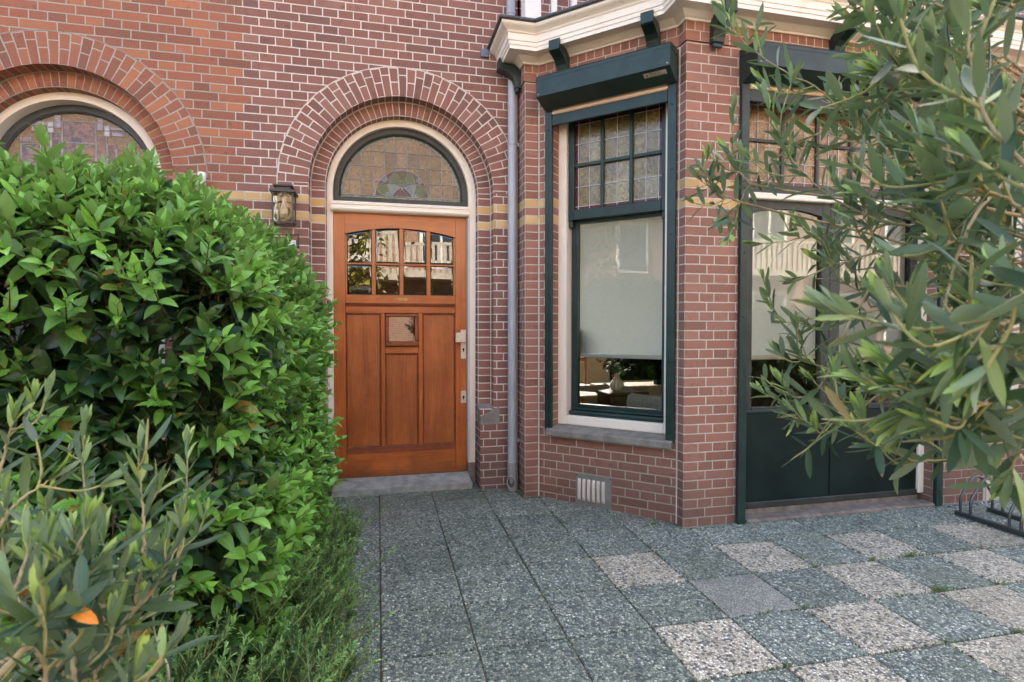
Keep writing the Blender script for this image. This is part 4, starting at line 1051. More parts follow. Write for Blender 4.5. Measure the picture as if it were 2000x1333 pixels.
# =================================================================== CORNICE, CORBELS, BALCONY
def cornice():
    prof = [(.013, 3.318), (.013, 3.276), (.024, 3.276), (.028, 3.288), (.040, 3.294), (.062, 3.312), (.070, 3.320), (.150, 3.320), (.150, 3.314), (.157, 3.314), (.157, 3.340), (.164, 3.342), (.164, 3.368), (.171, 3.371), (.171, 3.419), (.179, 3.422), (.183, 3.432), (.200, 3.443), (.218, 3.452), (.228, 3.462), (.228, 3.478)]
    b = MB(); rows = [[(x, y, z) for x, y in offs(o)] for o, z in prof]
    i = 0
    for a in range(len(rows) - 1):
        for k in range(5):
            b.face([rows[a][k], rows[a][k + 1], rows[a + 1][k + 1], rows[a + 1][k]][::1])
    c = b.build('cornice', M_CORN, house)
    # seams, a dark line under each board
    g = MB(); pr = [(.222, 3.4785), (.240, 3.4785), (.248, 3.485), (.248, 3.496), (.240, 3.504), (.222, 3.508), (.02, 3.512)]
    rows = [[(x, y, z) for x, y in offs(o)] for o, z in pr]
    for a in range(len(rows) - 1):
        for k in range(5): g.face([rows[a][k], rows[a][k + 1], rows[a + 1][k + 1], rows[a + 1][k]])
    g.face([(x, y, 3.512) for x, y in offs(.02)] + [(8, 0, 3.512)])
    g.build('lead_gutter', M_BLACK, c)
    b = MB(); b.box(.80, .862, -.02, -.001, 3.415, 3.475); b.build('lead_flashing', simple('blue_lead', srgb(118, 128, 144), .6, .4, metal=.3), c)
    b = MB(); b.tube([(1.92, -1.32, 3.44), (1.92, -1.36, 3.43)], [.016, .012], 10); b.build('spout', M_DARKST, c)
cornice()
def corbel(xf):
    """curved green corbel: (across, out, z)"""
    prof = [(.0, 3.139), (.030, 3.139), (.040, 3.146), (.046, 3.174), (.060, 3.209), (.085, 3.236), (.125, 3.254), (.165, 3.266), (.176, 3.274), (.176, 3.344), (.168, 3.350), (.158, 3.350), (.158, 3.313), (.072, 3.313), (.0, 3.313)]
    b = MB(xf); w = .042
    A = [(-w, o, z) for o, z in prof]; C = [(w, o, z) for o, z in prof]
    b.face(A); b.face(C[::-1]); b.grid([A, C], True, sm=False)
    b.box(-w * .8, w * .8, .014, .034, 3.112, 3.1385, 0, .004)
    return b.build('corbel', M_GREEN, house)
for s in (.225, .905): corbel(lambda p, s=s: AW((s + p[0], p[1] + .012, p[2])))
corbel(lambda p: (1.10 - .012 - p[1], -.12 + p[0], p[2]))
for x in (2.17, 3.1, 4.15): corbel(lambda p, x=x: (x + p[0], FY - .012 - p[1], p[2]))

def railing():
    b = MB(); pl = offs(.005)
    b2 = []
    b.box(1.045, 1.165, -.455, -.335, 3.513, 4.55, 0, .004)
    r = b.build('balcony_railing', M_WHITE, house)
    def bal(x, y):
        b = MB(); b.box(x - .019, x + .019, y - .019, y + .019, 3.513, 4.45, 0, .003); b.build('baluster', M_WHITE, r)
    p, q = Vector((1.13, -.41)), Vector((1.79, -1.08)); n = 6
    for k in range(1, n): v = p + (q - p) * (k / n); bal(v.x, v.y)
    for k in range(8): bal(1.95 + k * .16, -1.22)
    b = MB(); b.box(1.74, 1.86, -1.26, -1.14, 3.513, 4.55, 0, .004); b.build('post', M_WHITE, r)
    b = MB(); b.tube([(1.11, -.39, 4.47), (1.80, -1.2, 4.47), (3.6, -1.2, 4.47)], .03, 6); b.build('hand_rail', M_WHITE, r)
railing()

# =================================================================== DOWNPIPE, VENTS
def downpipe():
    x, y, r = 1.043, -.062, .0365
    b = MB(); b.tube([(x, y, .17), (x, y, 3.02), (x, y, 3.36)], r, 20, cap=False); b.tube([(x - .012, y, 3.50), (x - .012, y, 8.8)], r * .93, 18, cap=False)
    d = b.build('downpipe', M_ZINC, house)
    b = MB(); b.tube([(x, y, 3.02), (x, y, 3.06)], r + .002, 20); b.tube([(x, y, 2.88), (x, y, 2.886)], r + .003, 20); b.tube([(x - .012, y, 3.74), (x - .012, y, 3.765)], r + .002, 20); b.build('pipe_seam', M_ZINC, d)
    for z in (.365, 2.72):
        b = MB(); b.tube([(x, y, z), (x, y, z + .006)], r + .0045, 20); b.tube([(x, y, z + .012), (x, y, z + .018)], r + .0045, 20); b.box(x + r, x + r + .028, y - .008, y + .008, z - .006, z + .024, 0, .002); b.tube([(x + r + .018, y, z + .009), (x + r + .018, .02, z + .009)], .004, 8)
        b.build('pipe_clamp', M_ZINC, d)
    b = MB(); b.tube([(x, y, .115), (x, y, .20)], r + .004, 20); b.tube([(x, y, -.08), (x, y, .116)], r + .001, 20)
    # oval inspection mouth facing the path
    n = Vector((-.42, -.88, .12)).normalized(); c = Vector((x - .42 * .041, y - .88 * .041, .045)); u = Vector((0, 0, 1)); u = (u - n * u.dot(n)).normalized(); w = n.cross(u)
    ring = lambda rx, rz, h: [tuple(c + n * h + w * rx * math.cos(k * math.pi / 12) + u * rz * math.sin(k * math.pi / 12)) for k in range(24)]
    b.grid([ring(.036, .050, -.02), ring(.036, .050, .012), ring(.030, .044, .012), ring(.029, .042, -.006)], True)
    o = b.build('drain_outlet', M_PVC, d)
    b = MB(); b.face(ring(.029, .043, -.004)); b.build('outlet_mouth', M_HOLE, o)
    b = MB()
    for k in range(-3, 4):
        h = .042 * math.sqrt(max(0, 1 - (k / 4) ** 2)); q = c + n * .001 + w * k * .0072
        b.tube([tuple(q - u * h), tuple(q + u * h)], .0012, 4)
    b.build('outlet_grille', M_PVC, o)
downpipe()

def vents():
    v = MB(AW); v.box(.322, .606, .002, .006, -.045, .192); g = v.build('vent_grille', M_GALV, house)
    for k in range(6):
        s = .352 + k * .038; b = MB(AW); n = 10
        pr = [(s - .0125, .0062)] + [(s + .0125 * math.cos(math.pi * (1 - i / n)), .0062 + .019 * math.sin(math.pi * (1 - i / n))) for i in range(1, n)] + [(s + .0125, .0062)]
        rows = [[(a, .0062 + (o - .0062) * f, z) for a, o in pr] for z, f in ((-.005, .0), (.004, .8), (.02, 1), (.130, 1), (.148, .75), (.158, .0))]
        b.grid(rows); b.build('louvre', M_SLOT, g)
    for s, z in ((.332, .183), (.596, .183)):
        b = MB(AW); b.box(s - .004, s + .004, .006, .008, z - .004, z + .004, 0, .001); b.build('screw', M_HOLE, g)
    b = MB(FR); b.box(4.53, 4.83, .002, .010, -.07, .10); g = b.build('vent_grille', M_SLOT, house)
    for k in range(9):
        b = MB(FR); z = -.058 + k * .0165; b.prism([(.010, z), (.022, z - .003), (.022, z + .002), (.010, z + .010)][::1], 4.545, 4.815, 'x'); b.build('louvre', M_SLOT, g)
vents()

# =================================================================== LEAVES
ST = np.array([0., .10, .25, .45, .66, .85, 1.0]); NS = len(ST)
def leaf_mesh(name, lv, mat, parent=None, wp=(.12, .50, .88, 1.0, .82, .42, .02)):
    """many single leaves in one mesh: folded along the midrib and curled; lv = (base, axis, normal, length, width, curl, age, fold)"""
    n = len(lv)
    B = np.array([tuple(l[0]) for l in lv]); A = np.array([tuple(l[1]) for l in lv]); N = np.array([tuple(l[2]) for l in lv])
    ln, w, cu, ag, fo = [np.array([l[i] for l in lv])[:, None] for i in (3, 4, 5, 6, 7)]
    A /= np.linalg.norm(A, axis=1)[:, None] + 1e-9
    N = N - A * (N * A).sum(1)[:, None]; N /= np.linalg.norm(N, axis=1)[:, None] + 1e-9
    Sd = np.cross(A, N)
    o0 = np.array(tuple(wloc(parent))) if parent else np.zeros(3)
    V = np.zeros((n, NS, 3, 3)); C = np.zeros((n, NS, 3, 4))
    rs = np.random.default_rng(n)
    rnd = rs.random((n, 1)); tw = rs.normal(0, .25, (n, 1))
    for i, t in enumerate(ST):
        ang = cu * t * t * 1.2
        ctr = B + A * ln * (t * np.cos(ang * .6)) + N * ln * (t * -np.sin(ang * .6))
        tt = tw * t; S2 = Sd * np.cos(tt) + N * np.sin(tt); N2 = N * np.cos(tt) - Sd * np.sin(tt)
        hw = w * .5 * wp[i]
        for j, k in enumerate((-1, 0, 1)):
            V[:, i, j] = ctr + S2 * hw * k + N2 * (np.abs(k) * hw * fo * 1.2)
            C[:, i, j, 0] = ag[:, 0]; C[:, i, j, 1] = rnd[:, 0]; C[:, i, j, 2] = abs(k); C[:, i, j, 3] = t
    V = V.reshape(-1, 3) - o0
    q = []
    for i in range(NS - 1):
        for j in range(2): q.append([i * 3 + j, i * 3 + j + 1, (i + 1) * 3 + j + 1, (i + 1) * 3 + j])
    F = (np.array(q)[None] + (np.arange(n) * NS * 3)[:, None, None]).reshape(-1, 4)
    me = bpy.data.meshes.new(name)
    me.vertices.add(len(V)); me.vertices.foreach_set('co', V.ravel().astype('f'))
    me.loops.add(F.size); me.loops.foreach_set('vertex_index', F.ravel().astype('i'))
    me.polygons.add(len(F)); me.polygons.foreach_set('loop_start', np.arange(0, F.size, 4).astype('i')); me.polygons.foreach_set('loop_total', np.full(len(F), 4, 'i'))
    me.polygons.foreach_set('use_smooth', np.ones(len(F), bool))
    at = me.color_attributes.new('leaf', 'FLOAT_COLOR', 'POINT'); at.data.foreach_set('color', C.reshape(-1).astype('f'))
    me.update(); me.validate(); me.materials.append(mat)
    o = bpy.data.objects.new(name, me); COL.objects.link(o)
    if parent: o.parent = parent
    return o

def leaf_material(name, old, new, under, rough=.38, trans=.22, rib=(.5, 1.5), spec=.45):
    t = NT(name); at = t.n('Attribute'); at.attribute_name = 'leaf'
    s = t.sep(at.outputs['Color']); age, rnd, edge = s[0], s[1], s[2]; al = at.outputs['Alpha']
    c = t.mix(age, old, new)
    c = t.mix(.85, c, t.mix(rnd, (.68, .72, .66, 1), (1.32, 1.24, 1.2, 1)), 'MULTIPLY')
    c = t.mix(t.sstep(rnd, .978, .984), c, t.mix(t.noise(t.obj(), 40, 2, .5), srgb(150, 132, 52), srgb(112, 80, 44)))
    c = t.mix(t.math('MULTIPLY', t.sstep(rnd, .80, .86), t.sstep(t.math('ADD', al, t.math('MULTIPLY', t.noise(t.obj(), 60, 3, .6), .5)), 1.12, 1.2)), c, srgb(132, 96, 52))
    ribm = t.sstep(edge, .0, .16, rib[0], 0)
    c = t.mix(ribm, c, t.mix(1., c, (rib[1], rib[1], rib[1] * .9, 1), 'MULTIPLY'))
    # side veins
    vn = t.math('FRACT', t.math('ADD', t.math('MULTIPLY', al, 9.), t.math('MULTIPLY', edge, -1.6)))
    c = t.mix(t.sstep(vn, .1, .0, 0, .28), c, t.mix(1., c, (1.35, 1.35, 1.25, 1), 'MULTIPLY'))
    bf = t.n('NewGeometry').outputs['Backfacing']
    cc = t.mix(t.math('MULTIPLY', bf, .8), c, under)
    t.P(col=cc, rough=t.math('ADD', rough, t.math('MULTIPLY', bf, .2)), spec=spec, normal=t.bump(t.noise(t.obj(), 160, 3, .5), .15, .002))
    tr = t.n('BsdfTranslucent'); t.set(tr.inputs[0], t.mix(1., cc, (1.5, 1.6, .7, 1), 'MULTIPLY'))
    m = t.n('MixShader'); m.inputs[0].default_value = trans
    t.t.links.new(t.b.outputs[0], m.inputs[1]); t.t.links.new(tr.outputs[0], m.inputs[2]); t.t.links.new(m.outputs[0], t.o.inputs[0])
    return t.m
M_BARK = simple('olive_bark', srgb(172, 156, 122), .9, .2, mott=.2, nscale=30, bumpk=.4, bscale=120)
M_TWIG = simple('green_twig', srgb(160, 158, 104), .8, .2, mott=.2, nscale=30)
M_TWIGB = simple('brown_twig', srgb(92, 72, 48), .85, .2, mott=.2, nscale=30)
def unit(v): return v / (np.linalg.norm(v) + 1e-9)
def perp(d, rng):
    r = rng.normal(size=3); r -= d * (r @ d); return unit(r)

# =================================================================== WALL LANTERN AND SMALL FITTINGS
def lantern():
    x0, x1, y0, y1 = -.722, -.578, -.175, -.035
    t = thing('wall_lantern', 'square anthracite lantern with clear glass on the brick wall left of the front door', 'wall lamp', (-.65, 0, 2.0))
    b = MB(); z0, z1 = 2.022, 2.236; p = .011
    for x in (x0, x1 - p):
        for y in (y0, y1 - p): b.box(x, x + p, y, y + p, z0, z1, 0, .001)
    for z in (z0,): 
        b.box(x0 + p + .0005, x1 - p - .0005, y0, y0 + p, z, z + .011); b.box(x0 + p + .0005, x1 - p - .0005, y1 - p, y1, z, z + .011); b.box(x0, x0 + p, y0 + p, y1 - p, z, z + .011); b.box(x1 - p, x1, y0 + p, y1 - p, z, z + .011)
    b.build('lantern_frame', M_LAMPB, t)
    b = MB(); e = .014; b.box(x0 - e, x1 + e, y0 - e, y1 + e, z1 + .0005, z1 + .019, 0, .002); b.box(x0 + .022, x1 - .022, y0 + .022, y1 - .022, z1 + .0195, z1 + .046); b.box(x0 + .006, x1 - .006, y0 + .006, y1 - .006, z1 + .0465, z1 + .060, 0, .002); b.build('lantern_roof', M_LAMPB, t)
    b = MB(); b.box(-.70, -.60, -.034, -.001, 2.06, 2.20, 0, .003); b.build('back_plate', M_LAMPB, t)
    b = MB(); q = .004
    b.face([(x0 + p, y0 + q, z0 + .011), (x1 - p, y0 + q, z0 + .011), (x1 - p, y0 + q, z1), (x0 + p, y0 + q, z1)])
    b.face([(x1 - q, y0 + p, z0 + .011), (x1 - q, y1 - p, z0 + .011), (x1 - q, y1 - p, z1), (x1 - q, y0 + p, z1)])
    b.face([(x0 + q, y1 - p, z0 + .011), (x0 + q, y0 + p, z0 + .011), (x0 + q, y0 + p, z1), (x0 + q, y1 - p, z1)])
    b.build('lantern_pane', M_GLASSL, t)
    b = MB(); c = (-.65, -.105, 2.12); b.lathe(c, [(.001, -.045), (.02, -.040), (.030, -.018), (.030, 0), (.022, .03), (.014, .05), (.014, .075)], 16); bl = b.build('light_bulb', simple('reflection_white_bulb', srgb(236, 232, 222), .3, .5, mott=.02), t)  # white bulb colour imitates a pale reflection in the lantern panes
    b = MB(); b.lathe((-.65, -.105, 2.195), [(.014, 0), (.015, .02), (.012, .04)], 14); b.build('bulb_socket', M_WHITE, t)
lantern()
def sign():
    t = thing('house_sign', 'small dark blue and white enamel sign below the lantern, half behind hedge leaves', 'sign', (-.60, 0, 1.93))
    b = MB(); b.box(-.655, -.565, -.012, -.002, 1.87, 1.97, 0, .003); b.build('sign_plate', simple('enamel_blue', srgb(38, 42, 66), .25, .6), t)
    b = MB(); b.box(-.645, -.585, -.0135, -.0121, 1.885, 1.925); b.build('white_field', M_WHITE, t)
    b = MB(); b.box(-.605, -.575, -.0137, -.0121, 1.930, 1.955); b.build('red_field', simple('enamel_red', srgb(170, 60, 44), .3, .5), t)
sign()
b = MB(); b.lathe((-1.2, -.05, 2.26), [(.0, 0), (.026, .001), (.027, .10), (.024, .112), (.0, .114)], 18); b.box(-1.212, -1.188, -.028, -.001, 2.29, 2.34)
tag(b.build('wall_spotlight', M_WHITE), 'white cylinder wall light on the orange brick, peeping over the hedge', 'wall lamp')

# =================================================================== BICYCLE RACK
def rack():
    t = thing('bicycle_rack', 'low steel bicycle rack with bent hoops beside the garden doors', 'bicycle rack', (4.18, -1.55, ground_z(-1.55)))
    for x in (4.035, 4.33):
        b = MB(); b.box(x - .018, x + .018, -2.35, -1.27, ground_z(-1.6) + .004, ground_z(-1.6) + .034, 0, .003); b.build('base_bar', M_DARKST, t)
    for y in (-1.30, -1.37, -1.62, -1.69, -1.94, -2.01, -2.26):
        z = ground_z(y) + .01; b = MB(); x0, x1, h = 4.035, 4.33, .26
        pts = [(x0, y, z), (x0, y, z + .09), (x0 + .004, y, z + .115), (x0 + .02, y, z + .145), (x0 + .085, y, z + .225), (x0 + .105, y, z + .247), (x0 + .13, y, z + h), (x1 - .13, y, z + h), (x1 - .105, y, z + .247), (x1 - .085, y, z + .225), (x1 - .02, y, z + .145), (x1 - .004, y, z + .115), (x1, y, z + .09), (x1, y, z)]
        b.tube(pts, .009, 10); b.build('hoop', M_STEEL, t)
rack()

# =================================================================== ROOM BEHIND THE BAY
def room():
    b = MB(); wall = simple('room_plaster', srgb(176, 166, 150), .9, .2, mott=.04)
    X0, X1, Y1, H, Z0 = 1.02, 6.5, 4.6, 3.2, .06
    fl = MB(); plan = [(X0, .03), (1.36, .03), (2.27, -.88), (X1, -.88), (X1, Y1), (X0, Y1)]; fl.prism(plan, Z0 - .06, Z0, 'z'); 
    b.face([(X0, .02, Z0), (X0, Y1, Z0), (X0, Y1, H), (X0, .02, H)]); b.face([(X1, -.88, Z0), (X1, -.88, H), (X1, Y1, H), (X1, Y1, Z0)])
    wx0, wx1, wz1 = 1.25, 2.65, 2.5
    for x0, x1, z0, z1 in ((X0, wx0, Z0, H), (4.6, X1, Z0, H), (wx0, 4.6, 2.8, H), (wx1, 4.6, Z0, 1.25)): b.face([(x0, Y1, z0), (x1, Y1, z0), (x1, Y1, z1), (x0, Y1, z1)])  # high opening towards the right is added to backlight the blinds
    b.face([(x, y, H) for x, y in plan][::-1])
    b.build('room_lining', wall, house); fl.build('room_floor', simple('limed_floor', srgb(140, 130, 116), .5, .4, mott=.08), house)
    q = MB(); q.box(3.35, 6.45, 1.0, 1.05, Z0 + .001, 2.7); q.build('added_dark_backing', simple('dark_backing_colour', srgb(44, 38, 34), .8, .2), house)  # added dark backing, keeps the glass below the garden door blinds dark
    for x in (1.30, 1.95, 2.60): 
        q = MB(); q.box(x - .03, x + .03, Y1 + .001, Y1 + .05, Z0, 2.8); q.build('terrace_door_post', M_WHITE, house)
    # flower vase on the dark table
    tb = thing('side_cabinet', 'low dark mahogany table behind the bay window, carrying the striped vase', 'table', (2.25, .55, Z0))
    q = MB(); rot = R(14)
    def TR(p): return (1.98 + p[0] * math.cos(.06) - p[1] * math.sin(.06), .18 + p[0] * math.sin(.06) + p[1] * math.cos(.06), p[2])
    q = MB(TR); q.box(0, .40, 0, .62, .672, .70, 0, .006); q.build('table_top', M_DKWOOD, tb)
    q = MB(TR); q.box(.02, .38, .02, .6, .56, .671, 0, .004); q.build('apron', M_DKWOOD, tb)
    for x in (.03, .33):
        for y in (.03, .55): q = MB(TR); q.box(x, x + .045, y, y + .045, Z0, .559, 0, .003); q.build('leg', M_DKWOOD, tb)
    v = thing('vase', 'small cream vase with thin brown stripes holding flowers on the dark table', 'vase', (2.12, .33, .701))
    t = NT('striped_ceramic'); p = t.obj(); s = t.sep(p); a = t.math('ARCTAN2', s[1], s[0])
    st = t.math('COMPARE', t.math('FRACT', t.math('MULTIPLY', a, 12 / 6.28318)), .5, .09)
    t.P(col=t.mix(st, srgb(222, 212, 192), srgb(80, 60, 50)), rough=.3, spec=.5)
    q = MB(); q.lathe((2.12, .33, .701), [(.035, 0), (.052, .012), (.066, .045), (.062, .075), (.036, .11), (.024, .125), (.024, .15), (.032, .162), (.026, .16), (.018, .13)], 24); q.build('vase_body', t.m, v, True)
    q = MB(); q.tube([(2.095, .325, .86), (2.07, .32, .85), (2.075, .32, .815), (2.092, .325, .80)], .006, 6); q.build('handle', simple('terracotta', srgb(150, 84, 60), .5), v)
    # bouquet
    rng = random.Random(4); bq = thing('flower_bouquet', 'loose bunch of white flowers and dark leaves in the striped vase', 'flowers', (2.12, .33, .85))
    stems = MB(); lv = []; fl_ = MB()
    for k in range(22):
        a = rng.uniform(0, 6.28); l = rng.uniform(.12, .26); tip = Vector((2.12 + math.cos(a) * l * .85, .33 + math.sin(a) * l * .6, .86 + rng.uniform(.02, .24)))
        stems.tube([(2.12, .33, .82), tuple((Vector((2.12, .33, .87)) + tip) / 2 + Vector((0, 0, .03))), tuple(tip)], .002, 5)
        for j in range(5):
            base = Vector((2.12, .33, .86)).lerp(tip, .45 + .13 * j); ax = Vector((rng.uniform(-1, 1), rng.uniform(-1, 1), rng.uniform(-.4, .5))).normalized()
            lv.append((base, ax, Vector((rng.uniform(-.4, .4), rng.uniform(-.4, .4), 1)), rng.uniform(.045, .07), .026, rng.uniform(-.2, .4), rng.random(), .1))
        if k % 3 == 0:
            for j in range(10):
                a2 = j * .63; d = Vector((math.cos(a2), math.sin(a2), .6)); u = tip + d * .012
                lv2 = (u, d.normalized(), Vector((0, 0, 1)))
                side = d.cross(Vector((0, 0, 1))).normalized() * .012
                fl_.face([tuple(tip), tuple(tip + d * .02 + side), tuple(tip + d * .036), tuple(tip + d * .02 - side)])
    stems.build('stems', simple('stem_green', srgb(70, 92, 52), .6), bq); fl_.build('petals', simple('white_petals', srgb(230, 226, 206), .7), bq)
    leaf_mesh('leaves', lv, leaf_material('bouquet_leaf', srgb(28, 44, 28), srgb(48, 72, 40), srgb(60, 84, 52)), bq)
    # six-sided table with a white lamp of stacked balls
    h = thing('side_table', 'light oak side table with angled top behind the left of the bay window', 'table', (1.62, .02, Z0))
    q = MB(); pts = [(1.62 + .2 * math.cos(R(60 * k + 10)), .04 + .2 * math.sin(R(60 * k + 10))) for k in range(6)]; q.prism(pts, .695, .725, 'z'); q.build('table_top', M_OAK, h)
    for k in range(3): a = R(120 * k + 40); q = MB(); x, y = 1.62 + .12 * math.cos(a), .04 + .12 * math.sin(a); q.box(x - .02, x + .02, y - .02, y + .02, Z0, .6945, 0, .002); q.build('leg', M_OAK, h)
    l = thing('table_lamp', 'white table lamp base of stacked rounded balls on the oak side table', 'lamp', (1.59, .02, .726))
    q = MB(); q.lathe((1.585, .02, .726), [(.055, 0), (.055, .015), (.02, .025), (.018, .07), (.035, .08), (.05, .105), (.035, .13), (.018, .14), (.018, .17), (.034, .18), (.045, .2), (.034, .22), (.016, .23), (.012, .33)], 22); q.build('lamp_base', M_WHITE, l, True)
    q = MB(); q.lathe((1.585, .02, 1.06), [(.15, 0), (.11, .22), (.105, .22), (.145, 0)], 24); q.build('lamp_shade', simple('lamp_linen', srgb(214, 206, 190), .9, .1), l, True)
    # armchairs, dining chair, dark screen
    gy = simple('grey_boucle', srgb(150, 146, 138), .95, .1, mott=.15, nscale=60, bumpk=.6, bscale=160)
    def arm(loc, lbl, rz, sc=1.):
        a = thing('armchair', lbl, 'armchair', loc)
        M = lambda p: (loc[0] + sc * (p[0] * math.cos(rz) - p[1] * math.sin(rz)), loc[1] + sc * (p[0] * math.sin(rz) + p[1] * math.cos(rz)), loc[2] + sc * p[2])
        q = MB(M); q.box(-.3, .3, -.28, .28, .2, .40, 0, .06); q.build('seat', gy, a, True)
        q = MB(M); n = 14; pts = [(.36 * math.cos(R(-20 + 220 * i / n)), .34 * math.sin(R(-20 + 220 * i / n))) for i in range(n + 1)]; inn = [(x * .74, y * .74) for x, y in pts]
        rows = [[(x, y, .15) for x, y in pts], [(x, y, .60) for x, y in pts], [(x * .97, y * .97, .655) for x, y in pts], [(x * .87, y * .87, .68) for x, y in pts], [(x * .78, y * .78, .655) for x, y in pts], [(x, y, .60) for x, y in inn], [(x, y, .38) for x, y in inn]]
        q.grid(rows); q.build('backrest', gy, a)
        for x in (-.22, .22):
            for y in (-.2, .2): q = MB(M); q.tube([(x, y, .2), (x * 1.1, y * 1.1, 0)], [.02, .013], 8); q.build('leg', M_OAK, a)
    arm((1.86, .78, Z0), 'grey boucle armchair behind the oak side table', R(150))
    arm((2.40, -.02, Z0), 'grey boucle armchair in the lower right corner of the bay window', R(200), .98)
    c = thing('dining_chair', 'wooden dining chair with dark seat far back in the room', 'chair', (2.40, 2.2, Z0))
    cx, cy = 2.40, 2.2
    for x in (-.2, .2):
        for y, zt in ((-.2, .44), (.2, .86)): q = MB(); q.tube([(cx + x * 1.15, cy + y * 1.15, Z0), (cx + x, cy + y, Z0 + zt)], [.014, .02], 8); q.build('leg', M_OAK, c)
    q = MB(); q.box(cx - .23, cx + .23, cy - .23, cy + .22, Z0 + .44, Z0 + .49, 0, .015); q.build('seat', simple('dark_leather', srgb(40, 36, 34), .5), c)
    q = MB(); q.tube([(cx - .21, cy + .21, Z0 + .80), (cx, cy + .27, Z0 + .82), (cx + .21, cy + .21, Z0 + .80)], .03, 8); q.build('backrest', M_OAK, c)
    s = thing('wall_screen', 'large dark screen on a cream cabinet in the room behind the vase', 'screen', (2.95, 1.6, Z0))
    q = MB(); q.box(2.6, 4.0, 1.62, 1.66, .66, 1.36, 0, .004); q.build('screen_panel', simple('dark_glass_screen', srgb(14, 15, 16), .15, .6), s)
    q = MB(); q.box(2.5, 4.2, 1.55, 1.98, Z0, .60, 0, .006); q.build('cabinet', simple('cream_cabinet', srgb(188, 170, 142), .6), s)
    q = MB(); q.box(3.2, 3.4, 1.62, 1.7, .601, .66); q.build('screen_foot', M_HOLE, s)

